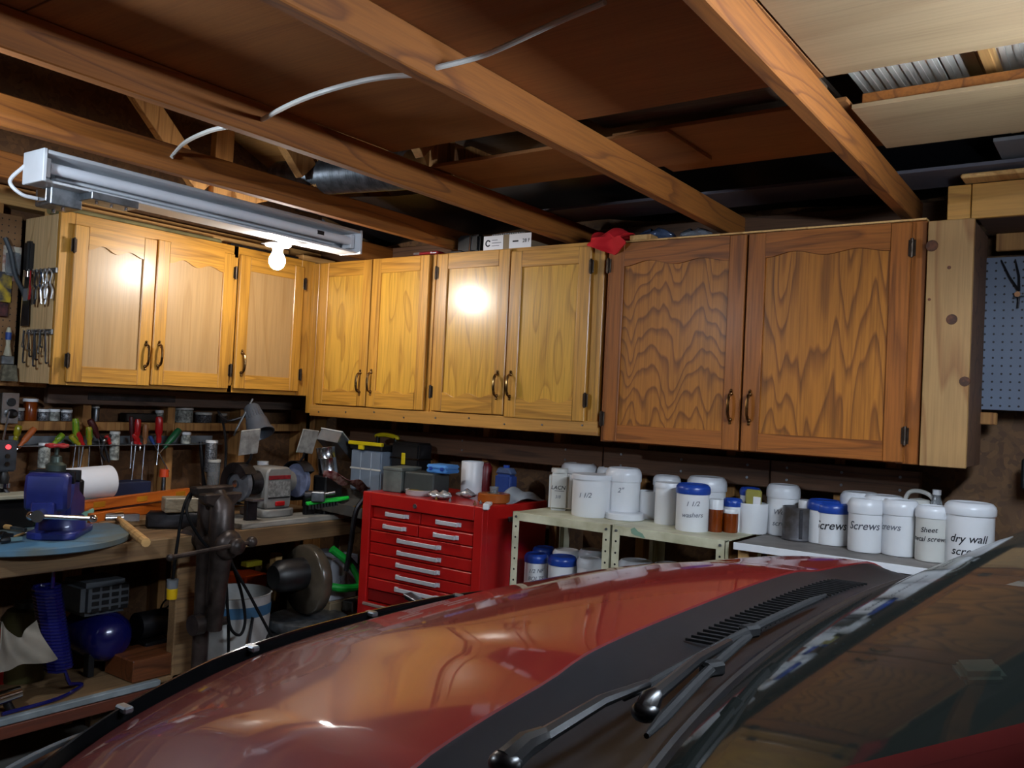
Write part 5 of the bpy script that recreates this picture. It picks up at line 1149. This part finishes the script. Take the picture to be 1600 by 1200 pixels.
MB().lathe([(0, 0), (.027, 0), (.028, .004), (.028, hz-.02), (.02, hz-.006), (0, hz-.006)], 24).build('body', mat('maroon_can', '#6b1119', .4, var=.1), rc); MB().cyl((0, 0, hz-.008), (0, 0, hz), .018, seg=18).build('cap', mat('maroon_cap', '#5a0d14', .4), rc)
yk = 3.12; p = P(790, 760, 1, yk); bt = thing('bottle', 'dark blue plastic bottle at the rear of the red chest', 'bottle', (p.x, yk, TZ+.001)); hz = P(790, 730, 1, yk).z-TZ
MB().box((-.045, -.03, 0), (.045, .03, hz*.8), .012, seg=3).build('body', mat('navy_bottle', '#28407f', .3, var=.1), bt); MB().prism([(-.045, 0), (.045, 0), (.03, hz*.2), (-.03, hz*.2)], .05, XF((0, .025, hz*.78), rx=PI/2), .006).build('shoulder', mat('grey_blue_bottle', '#4a5878', .35, var=.1), bt)
MB().cyl((0, 0, hz*.96), (0, 0, hz*1.06), .014, seg=14).build('cap', m_bluelid, bt)
p = onchest(755, 786); tp = thing('tape_roll', 'big roll of brown tape lying flat on the red chest', 'tape', (p.x+.01, p.y+.06, TZ+.001))
MB().lathe([(.032, 0), (.064, 0), (.068, .004), (.068, .034), (.064, .038), (.032, .038), (.032, 0)], 40).build('roll', mat('brown_tape', '#9a4f16', .3, var=.12), tp); MB().lathe([(.0318, -.0), (.0318, .0385), (.028, .0385), (.028, 0), (.0318, 0)], 24).build('core', m_card, tp)
cb = thing('jar', 'small clear cup of brass bits standing on the brown tape roll', 'jar', (p.x+.012, p.y+.055, TZ+.040))
MB().lathe([(0, 0), (.016, 0), (.02, .026), (.0185, .026), (.015, .003), (0, .003)], 20).build('cup', m_clear, cb); MB().lathe([(0, .003), (.0145, .003), (.0165, .015), (0, .017)], 16).build('contents', mat('brass_bits', '#9c7a4a', .4, .6, var=.4, vs=90), cb)
p = onchest(815, 778); pgx = P(815, 770, 1, 3.0)
bg = thing('plastic_bag', 'flat grey-white plastic bag spread on the back corner of the red chest', 'bag', (-2.175, 3.09, TZ+.001))
MB().surf(lambda u, v: Vector(((u-.5)*.13, (v-.5)*.27, .008+.045*math.sin(PI*u)*math.sin(PI*v)+.008*math.sin(11*u+7*v))), 24, 24, .003).build('sheet', mat('milky_bag', '#9ba0a6', .35, var=.15), bg)
p = P(801, 785, 1, CY0+.02); wt = thing('plug_adapter', 'small white adapter at the front corner of the red chest', 'adapter', (-2.125, CY0+.06, TZ+.002), rz=.5)
MB().box((-.014, -.05, 0), (.014, .02, .014), .003).build('body', m_white, wt); MB().box((-.012, -.075, -.01), (.014, -.048, .014), .004).build('end', m_white, wt)
for k, (px, py, r, c) in enumerate(((737, 790, .008, '#c48a6a'), (757, 791, .007, '#c8ccd0'), (748, 788, .007, '#b9bcc0'), (663, 783, .006, '#c4a05a'), (695, 785, .007, '#d0d2d4'))):
    p = onchest(px, py); nm = ('copper', 'bright steel', 'zinc', 'brass', 'chrome')[k]
    o = MB().cyl((0, 0, 0), (0, 0, r*1.2), r, r*.9, 6); o.cyl((0, 0, r*1.2), (0, 0, r*2.2), r*.45, seg=8)
    tag(o.build('nut', mat('bits_'+nm.replace(' ', '_'), c, .25, .9, var=0), loc=(p.x, max(p.y+.012, CY0+.03), TZ+.001)), nm+' fitting lying at the front edge of the red chest', 'fitting')
for k, (px, py) in enumerate(((770, 782), (780, 780))):
    p = onchest(px, py)
    tag(MB().tube(bez([(0, 0, .004), (.03, .012, .02), (.07, .03, .006)], 5), [.004, .006, .005, .005, .004, .004, .004, .004, .006, .006, .004], 6).build('wrench', (m_chrome, m_steel)[k], loc=(p.x, p.y, TZ+.002)), ('bright', 'dull')[k]+' little wrench lying right of the brown tape roll', 'wrench')

# ------------------------------------------------------------ shelves and tubs
SZ = 1.07; SY0, SY1 = 2.84, 3.22
def metal_shelf(lab, x0, x1, n):
    t = thing('metal_shelf', lab, 'shelf unit', (0, 0, 0))
    for k, z in enumerate((SZ, .70, .35, .08)):
        s = MB().box((x0, SY0, z-.004), (x1, SY1, z)).build('shelf', m_cream, t)
        MB().box((x0, SY0-.002, z-.032), (x1, SY0, z+.001), .001).build('shelf_lip', m_cream, s)
    for x, sgn in ((x0, 1), (x1, -1)):
        for y, sy in ((SY0-.003, 1), (SY1+.003, -1)):
            m = MB(); m.box((min(x, x+sgn*.032), min(y, y+sy*.002), 0), (max(x, x+sgn*.032), max(y, y+sy*.002), SZ+.002)); m.box((min(x, x+sgn*.002), min(y, y+sy*.032), 0), (max(x, x+sgn*.002), max(y, y+sy*.032), SZ+.002))
            q = m.build('post', m_cream, t)
            if sy > 0:
                h = MB()
                for j in range(14): h.cyl((x+sgn*.018, y-.0005, SZ-.055-j*.042), (x+sgn*.018, y+.0008, SZ-.055-j*.042), .0042, seg=8)
                tag(h.build('bolt_hole', m_black, q), kind='stuff')
                MB().cyl((x+sgn*.018, y-.004, SZ-.016), (x+sgn*.018, y, SZ-.016), .005, seg=8).build('bolt', m_galv, q)
    return t
metal_shelf('cream enamelled steel shelf unit beside the red tool chest', P(802, 800, 1, SY0).x, P(955, 822, 1, SY0).x, 0)
sh2 = metal_shelf('cream enamelled steel shelf unit with a green paint smear', P(957, 822, 1, SY0).x, P(1134, 846, 1, SY0).x, 1)
p = P(997, 829, 1, SY0-.0025)
MB().prism([(-.03, .008), (-.015, .016), (.0, .004), (.018, -.002), (.03, -.018), (.008, -.014), (-.012, -.012), (-.026, -.006)], .0008, XF((p.x, SY0-.0024, SZ-.012), rx=PI/2)).build('paint_smear', mat('green_smear', '#7fa08a', .6, var=.2), sh2)
ws = thing('white_shelf', 'white-edged plank shelf carrying tubs of screws', 'shelf', (0, 0, 0))
WX1 = .15; WX0 = P(1146, 846, 1, SY0).x
MB().box((WX0, SY0+.006, SZ-.022), (WX1, 3.27, SZ-.002), .002).build('board', mat('grey_shelf_top', '#7b7672', .7, var=.2, vs=7), ws)
MB().box((WX0, SY0, SZ-.024), (WX1, SY0+.006, SZ), .001).build('white_edge', m_white, ws)
for x in (WX0+.005, -.3, WX1-.05): MB().box((x, SY0+.03, .02), (x+.038, SY0+.12, SZ-.024), .003).build('support', m_pale, ws)
for x in (WX0+.005, WX1-.05): MB().box((x, 3.16, .02), (x+.038, 3.25, SZ-.024), .003).build('support', m_pale, ws)

def cam_ang(p): return math.atan2(CAM.y-p.y, CAM.x-p.x)
def tubp(pxl, pxr, top, bot=None, y=None, z0=SZ):
    """centre, radius and height of a round tub from its outline on a shelf"""
    pm = (pxl+pxr)/2
    if y is None:
        f = P(pm, bot, 2, z0); yc = f.y
        for _ in range(3):
            r = (pxr-pxl)/2/ppm((f.x, yc, z0)); yc = f.y+r*.93
    else: yc = y
    c = P(pm, (top+(bot or top))/2, 1, yc); r = (pxr-pxl)/2/ppm(c); top_ = P(pm, top+2, 1, yc-r*.2).z
    return Vector((c.x, yc, z0)), r, top_-z0
m_lidw = mat('white_lid', '#d4d6da', .3, 0, var=.04)
def tub(pxl, pxr, top, bot=None, y=None, lab='', lid=m_lidw, body=m_white, name='tub', lidh=.038, dome=True, txt=(), z0=SZ, tsz=.026, ink=None, dz=None, grp=None, ang=0., cat='tub', over=1.03, opened=False):
    c, r, h = tubp(pxl, pxr, top, bot, y, z0); h = max(h, .05)
    t = thing(name, lab, cat, c, group=grp)
    if opened:
        MB().lathe([(0, 0), (r*.94, 0), (r*.97, .005), (r, h*.5), (r, h-.004), (r*.985, h), (r*.95, h), (r*.94, .01), (0, .01)], 36).build('body', body, t)
    else:
        lh = min(lidh, h*.35); hb = h-lh
        MB().lathe([(0, 0), (r*.94, 0), (r*.97, .006), (r*.97, hb), (0, hb)], 36).build('body', body, t)
        prof = [(r*.95, hb-.004), (r*over*.985, hb-.003), (r*over, hb+.002), (r*over, hb+lh*.45), (r*over*.97, hb+lh*.7), (r*.88, hb+lh*.95), (r*.80, h), (r*.74, h-.003), (0, h-.004)] if dome else [(r*.95, hb), (r*over, hb), (r*over, h-.003), (r*over*.97, h), (0, h)]
        MB().lathe(prof, 36).build('lid', lid, t)
    a = cam_ang(c)+ang
    for k, s in enumerate(txt):
        s, dzz = s if isinstance(s, tuple) else (s, (h*.56)-.032*k)
        text_round('handwriting', s, tsz, r*.97 if not opened else r, dzz, a, ink or m_ink, t, .25, .0015)
    return t, c, r, h
# ---- top of the left steel shelf
c, r, h = tubp(856, 891, 730, 799)
t = thing('square_jar', 'square white jar marked in black, leftmost on the cream shelf', 'jar', c, rz=cam_ang(c)+PI/2)
MB().box((-r*.9, -r*.8, 0), (r*.9, r*.8, h*.9), .012, seg=3).build('body', m_offw, t); MB().lathe([(0, h*.9), (r*.75, h*.9), (r*.75, h), (0, h)], 24).build('lid', m_offw, t)
for s, z_, sz in (('LACN', h*.55, .022), ('3/8', h*.33, .018)): text_flat('handwriting', s, sz, Matrix.Translation((-.004, -r*.8-.0008, z_)) @ Matrix.Rotation(PI/2, 4, 'X'), m_ink if sz > .019 else m_inkp, t, .2)
MB().box((-.018, -r*.8-.0012, h*.47), (.022, -r*.8-.0004, h*.48)).build('underline', m_ink, t)
tub(877, 931, 722, 790, y=3.20, lab='wide tub with white lid at the back, behind the square jar', dome=True)
tub(893, 955, 739, 810, lab='large plain white bucket tub, second on the cream shelf', dome=False, lidh=.02, txt=(('1 1/2', .085),), tsz=.026, ink=m_inkp, ang=-.35)
tub(946, 1001, 729, 800, y=3.10, lab='tall white jar with a rounded lid behind the loose lid', lidh=.05, txt=(('2"', .11),), ink=m_inkp, ang=-.15)
tub(932, 962, 728, 790, y=3.22, lab='white lid of a jar showing between the bucket tub and the tall jar')
c, r, h = tubp(946, 1006, 799, 815)
t = thing('loose_lid', 'loose white lid lying flat at the front of the cream shelves', 'lid', c)
MB().lathe([(0, 0), (r*.96, 0), (r, .003), (r, .022), (r*.96, .026), (r*.88, .027), (0, .026)], 36).build('lid', m_lidw, t); MB().lathe([(r*.98, .003), (r*1.012, .003), (r*1.012, .008), (r*.98, .008)], 36).build('rim', m_lidw, t)
tub(996, 1030, 765, 812, lab='short open white cup, between the loose lid and a tall white bottle', opened=True)
# ---- top of the second shelf
tub(1020, 1062, 741, 812, y=3.19, lab='white jar at the back behind the plain tall white canister')
tub(1023, 1064, 752, 821, lab='tall plain white canister next left of the blue-lidded one', dome=False, lidh=.02)
tub(1056, 1108, 754, 832, lab='white wipes canister with blue lid, first from the cream shelves', lid=m_bluelid, lidh=.032, txt=(('1 1/2', .10), ('washers', .06)), ink=m_inkp, tsz=.024)
tub(1074, 1134, 743, 800, y=3.17, lab='wide white jar at the back, behind the first blue-lidded canister', lidh=.05)
def pill(pxl, pxr, top, bot, lab, cap, caph):
    c, r, h = tubp(pxl, pxr, top, bot); t = thing('pill_bottle', lab, 'bottle', c)
    MB().lathe([(0, 0), (r*.95, 0), (r, .004), (r, h-.008), (r*.9, h), (0, h)], 24).build('body', m_amber, t); MB().lathe([(0, h), (r*1.03, h-.006), (r*1.03, h+caph-.002), (r*.98, h+caph), (0, h+caph)], 24).build('cap', cap, t)
pill(1107, 1129, 791, 832, 'amber pill bottle with tall white cap beside the blue-lidded canister', m_white, .03)
pill(1129, 1153, 797, 833, 'amber pill bottle with a low white rim, right of the other amber one', m_white, .009)
tub(1130, 1160, 777, 800, y=3.10, lab='small jar with blue lid behind the amber pill bottles', lid=m_bluelid, lidh=.025)
tub(1156, 1188, 760, 800, y=3.18, lab='blue-lidded white jar at the back, behind the open white cup', lid=m_bluelid, lidh=.025)
t, c, r, h = tub(1152, 1199, 784, 835, lab='open white cup with yellow packet inside', opened=True)
yp = thing('packet', 'yellow packet standing in the open white cup', 'packet', (c.x, c.y, SZ+.012)); zz = P(1178, 765, 1, c.y).z-SZ
MB().box((-r*.5, -.012, 0), (r*.55, .012, zz-.012), .006).build('packet', mat('yellow_packet', '#a39a4a', .4, var=.2), yp); MB().box((r*.1, -.016, h-.03), (r*.6, -.012, h+.012), .001).build('label', m_paper, yp)
# ---- the white plank shelf
tub(1198, 1248, 755, 838, lab='tall white jar with rounded lid, left of the tin can', lidh=.045, txt=(('Wood', .085), ('screws', .045)), ink=m_inkp)
c, r, h = tubp(1223, 1270, 790, 846)
t = thing('tin_can', 'old open grey tin can on the white-edged shelf', 'can', c)
MB().lathe([(0, 0), (r*.98, 0), (r, .003), (r*.985, .006)]+[(r*(.985+.012*(k % 2)), .012+k*(h-.02)/9) for k in range(10)]+[(r, h-.004), (r*1.01, h), (r*.96, h), (r*.95, .006), (0, .006)], 32).build('body', mat('old_tin', '#77777c', .42, .75, var=.35, vs=14, dirt='#4a4440'), t)
MB().box((-.006, -r*1.03, .008), (.006, -r*.98, h-.006), .001, XF(rz=.5)).build('seam', m_dsteel, t)
tub(1248, 1280, 780, 840, y=3.14, lab='pale box jar at the back, behind the tin can', dome=False)
tub(1262, 1312, 779, 840, y=3.12, lab='blue-lidded canister behind the one lettered in bold', lid=m_bluelid, lidh=.032)
tub(1275, 1326, 783, 853, lab='white canister with blue lid and bold lettering, right of the tin can', lid=m_bluelid, lidh=.032, txt=(('Screws', .066),), tsz=.04, ang=-.12)
tub(1314, 1372, 767, 840, y=3.16, lab='white jar at the back, behind the gap of the bold lettered canister', lidh=.045)
tub(1350, 1410, 772, 840, y=3.13, lab='white jar at the back, between the two plain screw jars')
tub(1326, 1379, 777, 864, lab='white rounded jar with grey lettering, next right of the blue lid', lidh=.045, txt=(('Screws', .085),), tsz=.036, ink=mat('grey_ink', '#4a4d55', .6, var=0), ang=-.1)
tub(1379, 1433, 779, 870, lab='white rounded jar with lettering turned away, third from the shelf end', lidh=.045, txt=(('Screws', .09),), tsz=.03, ink=m_inkp, ang=-.75)
tub(1432, 1480, 788, 867, y=3.03, lab='greyish white jar lettered in two lines, second from the shelf end', lidh=.035, body=m_offw, txt=(('Sheet', .098), ('metal screws', .07)), tsz=.022, ang=-.2)
tub(1479, 1551, 783, 866, y=3.04, lab='largest white jar with big two-line lettering, at the shelf end', lidh=.035, txt=(('dry wall', .085), ('screws', .047)), tsz=.034, ang=-.05)
p = P(1437, 772, 1, 3.14); jg = thing('jug', 'white jug with a loop handle behind the lettered jars', 'jug', (p.x, 3.14, SZ)); zz = P(1437, 778, 1, 3.14).z-SZ
MB().lathe([(0, 0), (.05, 0), (.052, .01), (.052, zz-.03), (.03, zz-.005), (0, zz)], 24).build('body', m_offw, jg)
MB().tube(bez([(-.05, 0, zz-.04), (-.035, 0, zz+.012), (.0, 0, zz+.022), (.035, 0, zz+.008), (.05, 0, zz-.03)], 5), .007, 8).build('handle', m_offw, jg)
p = P(1461, 775, 1, 3.09); MB_ = thing('bottle', 'small clear bottle behind the two-line lettered jar', 'bottle', (p.x, 3.12, SZ)); zz = P(1461, 767, 1, 3.12).z-SZ
MB().lathe([(0, 0), (.022, 0), (.024, .01), (.024, zz-.06), (.012, zz-.02), (.011, zz), (0, zz)], 18).build('body', m_clear, MB_); MB().cyl((0, 0, zz-.012), (0, 0, zz+.004), .013, seg=14).build('cap', m_white, MB_)
p = P(1588, 800, 1, 3.0); tag(MB().tube(bez([(p.x-.03, 3.0, SZ+.01), (p.x+.03, 3.02, SZ+.05), (p.x+.08, 3.0, SZ+.01)], 6), .012, 8).build('dark_hose', m_rubber), 'dark hose loop on the white-edged shelf, right of the lettered jars', 'hose')
# ---- lower shelf of the steel units
LS = .70
for args in ((820, 857, 863, 2.98, m_bluelid, 'lower shelf canister with blue lid and two-line lettering, beside the shelf post', ('1/2 NF', 'BOLTS')), (857, 902, 867, 2.97, m_bluelid, 'lower shelf canister with blue lid, second from the shelf post', ('', 'Screws')),
             (833, 868, 853, 3.12, m_bluelid, 'dark blue-lidded canister at the back of the lower shelf', ()), (864, 907, 857, 3.10, m_lidw, 'white jar at the back of the lower shelf, behind the second blue lid', ()),
             (905, 945, 857, 3.13, m_lidw, 'white jar at the back of the lower shelf beside the middle post', ()), (902, 942, 870, 2.97, m_lidw, 'white jar on the lower shelf, half behind the middle post', ('', '1" tee')),
             (967, 1022, 874, 3.02, m_lidw, 'wide white jar on the lower shelf, right of the middle post', ()), (1021, 1072, 879, 3.04, m_lidw, 'white tub with pale lid on the lower shelf, far right', ())):
    c, r, h = tubp(args[0], args[1], args[2], None, args[3], LS)
    h_ = h
    tub(args[0], args[1], args[2], None, y=args[3], lab=args[5], lid=args[4], z0=LS, lidh=.032, txt=[(s, h_-.065-.03*k) for k, s in enumerate(args[6]) if s], tsz=.022, ink=m_inkp)
c = P(1003, 890, 1, 2.93)
tag(MB().tube(bez([c+Vector((-.015, 0, -.05)), c+Vector((-.02, 0, -.01)), c+Vector((0, 0, .008)), c+Vector((.02, 0, .0)), c+Vector((.025, 0, -.05))], 5), .006, 8).build('hose_loop', mat('pinkish_hose', '#8a7a80', .5)), 'greyish hose loop hanging before the wide lower shelf jar', 'hose')

# ------------------------------------------------------------ things on top of the cabinets and in the right corner
CT = 2.152
p = P(792, 385, 1, 2.99)
wbx = thing('label_box', 'white and tan cardboard box with printed end on the cabinet top', 'box', (p.x, 2.99, CT)); hb2 = P(792, 366, 1, 2.99).z-CT; wd_ = P(829, 380, 1, 2.99).x-P(755, 380, 1, 2.99).x
MB().box((-wd_/2, 0, 0), (wd_/2, .22, hb2), .002).build('body', m_card, wbx)
MB().box((-wd_/2, -.0015, .002), (-.02, 0, hb2-.002)).build('label', m_paper, wbx); MB().box((.012, -.0015, .002), (wd_/2, 0, hb2-.002)).build('label', m_paper, wbx)
text_flat('print', '28 F', .022, Matrix.Translation((wd_*.40, -.002, hb2*.5)) @ Matrix.Rotation(PI/2, 4, 'X'), m_ink, wbx); MB().box((wd_*.12, -.002, hb2*.46), (wd_*.24, -.001, hb2*.56)).build('print_line', m_ink, wbx)
m = MB(); m.tube([Vector((-wd_*.40+.012*math.cos(a), -.002, hb2*.5+.012*math.sin(a))) for a in [.6+5*k/16 for k in range(17)]], .003, 6); m.build('ring_mark', m_ink, wbx)
for k in range(3): MB().box((-wd_*.32, -.002, hb2*(.3+.18*k)), (-wd_*.32+(.04, .05, .03)[k], -.001, hb2*(.3+.18*k)+.003)).build('print_line', m_inkp, wbx)
gp = thing('vent_grille', 'white slatted plate lying on the labelled cardboard box', 'grille', (p.x, 3.0, CT+hb2+.001))
MB().box((-.09, 0, 0), (.08, .14, .006), .002).build('plate', m_white, gp)
m = MB()
for k in range(14): m.box((-.085+.012*k, -.003, .001), (-.079+.012*k, .0005, .005))
tag(m.build('slot', m_inkp, gp), kind='stuff')
p = P(731, 388, 1, 2.99)
bc = thing('tool_case', 'black plastic tool case with a steel clasp, left of the labelled box', 'case', (p.x, 2.99, CT)); hc2 = P(740, 366, 1, 2.99).z-CT
MB().box((-.065, 0, 0), (.06, .25, max(.05, hc2)), .01, seg=2).build('body', m_black, bc)
MB().tube([(.0, -.004, .005), (.012, -.004, .005), (.015, -.004, max(.05, hc2)-.006), (.03, -.004, max(.05, hc2)-.004)], .0035, 6).build('clasp', m_chrome, bc)
MB().box((-.10, -.004, 0), (-.03, .05, .014), .004).build('flap', m_black, bc)
p = P(662, 398, 1, 2.96); rp_ = thing('packet', 'red and silver printed packet on the cabinet nearest the corner', 'packet', (p.x, 2.975, CT+.004))
MB().box((-.075, -.006, 0), (.075, .05, .012), .003).build('packet', mat('red_packet', '#8c1622', .35, var=.1), rp_); MB().box((-.07, -.0068, .001), (-.035, -.0055, .011)).build('silver_end', m_galv, rp_); MB().box((.032, -.0068, .002), (.040, -.0055, .009)).build('print_mark', m_paper, rp_); MB().box((.044, -.0068, .002), (.066, -.0055, .006)).build('print_mark', m_paper, rp_)
# red cloth hanging over the cabinet edge
A = P(950, 374, 1, 2.955)
def cloth(u, v):
    x = A.x+(u-.5)*.155; s = v*.20
    if v < .55: y = 3.07-.12*v/.55; z = CT+.035*math.sin(PI*v/.55)*(1-.5*abs(u-.5))+.012*math.sin(9*u+8*v)+.012
    else: y = 2.946-.012*math.sin(8*u); z = CT+.012-(v-.55)*.16*(1-.9*abs(u-.62)**1.0)
    return Vector((x+.012*math.sin(12*v+4*u), y, z))
tag(MB().surf(cloth, 30, 30, .004).build('red_cloth', mat('scarlet_cloth', '#c4121c', .85, var=.06)), 'bright red cloth draped over the edge between two cabinets', 'cloth')
for k, (px, py, w, h, lab) in enumerate(((1020, 362, .075, .055, 'crumpled clear blue plastic bag on the brown cabinet near the red cloth'), (1082, 355, .06, .045, 'crumpled clear plastic bag on the brown cabinet, farther from the red cloth'))):
    p = P(px, py, 1, 3.06); t = thing('plastic_bag', lab, 'bag', (p.x, 3.08, 2.149))
    MB().surf(bagf(w, .05, h, 31+k), 36, 14).build('film', thin_glass('blue_film_%d' % k, '#7c8fb8' if k == 0 else '#b9c0cc', .1, 1.5, .25), t, smooth=25)
tag(MB().box((-.045, -.02, 0), (.045, .05, .02), .002).build('wood_scrap', m_pale, loc=(P(1000, 378, 1, 3.0).x+.01, 3.0, 2.149)), 'pale wood scrap on the brown cabinet under the blue bag', 'timber')
# boards and rolls on the first cabinet
tag(MB().box((-.02, -.62, 0), (.02, .60, .075), .003).build('pale_board', m_pale, loc=(-3.60, 2.36, CT+.002)), 'long pale pine board on edge on top of the corner cabinet', 'board')
tag(MB().cyl((0, -.50, 0), (0, .28, 0), .022, seg=16).build('olive_roll', mat('olive_paper', '#8b8156', .7, var=.2), loc=(-3.50, 2.2, CT+.023)), 'olive rolled tube lying along the top of the three-door cabinet', 'roll')
tag(MB().box((-.02, -.20, 0), (.02, .20, .03), .003).build('dark_bar', m_dsteel, loc=(-3.48, 2.72, CT+.001)), 'dark steel bar on the three-door cabinet behind the bulb', 'bar')
tag(MB().box((-.03, -.10, 0), (.03, .12, .05), .003).build('wood_block', m_pale, loc=(-3.50, 3.06, CT+.001)), 'pale block on the cabinet corner behind the bulb', 'timber')
# grey pegboard and hanging pliers on the back wall
gpb = thing('pegboard', 'grey painted pegboard on the back wall past the cabinets', 'pegboard', (0, 0, 0))
zt_, zb_ = P(1560, 404, 1, YB).z, P(1560, 641, 1, YB).z; xl = P(1533, 520, 1, YB).x
MB().box((xl, YB-.022, zb_), (xl+.9, YB-.017, zt_), .001).build('board', mat('grey_hardboard_paint', '#626c7e', .5, var=.06), gpb)
MB().box((xl, YB-.017, zb_+.0), (xl+.9, YB, zb_+.03), .001).build('furring', m_stud, gpb)
m = MB()
for r in range(19):
    for c in range(34): m.cyl((xl+.014+c*.0262, YB-.0224, zt_-.018-r*.0262), (xl+.014+c*.0262, YB-.0221, zt_-.018-r*.0262), .0036, seg=8)
tag(m.build('peg_hole', m_black, gpb), kind='stuff')
p = P(1590, 465, 1, YB-.03); dv = thing('dividers', 'steel divider tool hanging on the grey pegboard', 'dividers', (p.x, YB-.032, p.z))
for s in (-1, 1): MB().tube([(.004, 0, .02), (-.012+s*.014, 0, .07), (-.03+s*.02, 0, .125)], [.004, .0035, .002], 6).build('leg', m_dsteel, dv)
MB().cyl((0, -.008, .01), (0, .008, .01), .009, seg=14).build('hinge', m_chrome, dv); MB().tube([(-.012, -.002, 0), (.02, -.002, .004)], .003, 6).build('spring', m_chrome, dv); MB().cyl((.002, 0, -.035), (.004, 0, .01), .003, .004, 8).build('stem', m_dsteel, dv)
p = P(1543, 654, 1, YB); tag(MB().box((-.02, -.03, -.02), (.03, 0, .02), .003).build('wood_block', m_stud, loc=(p.x, YB-.001, p.z)), 'small wood block screwed to the wall under the grey pegboard', 'timber')
p = P(1597, 735, 1, YB); tag(MB().box((-.01, -.03, -.06), (.06, 0, .04), .006).build('wall_bracket', m_black, loc=(p.x+.01, YB-.001, p.z)), 'black bracket on the wall under the grey pegboard', 'bracket')
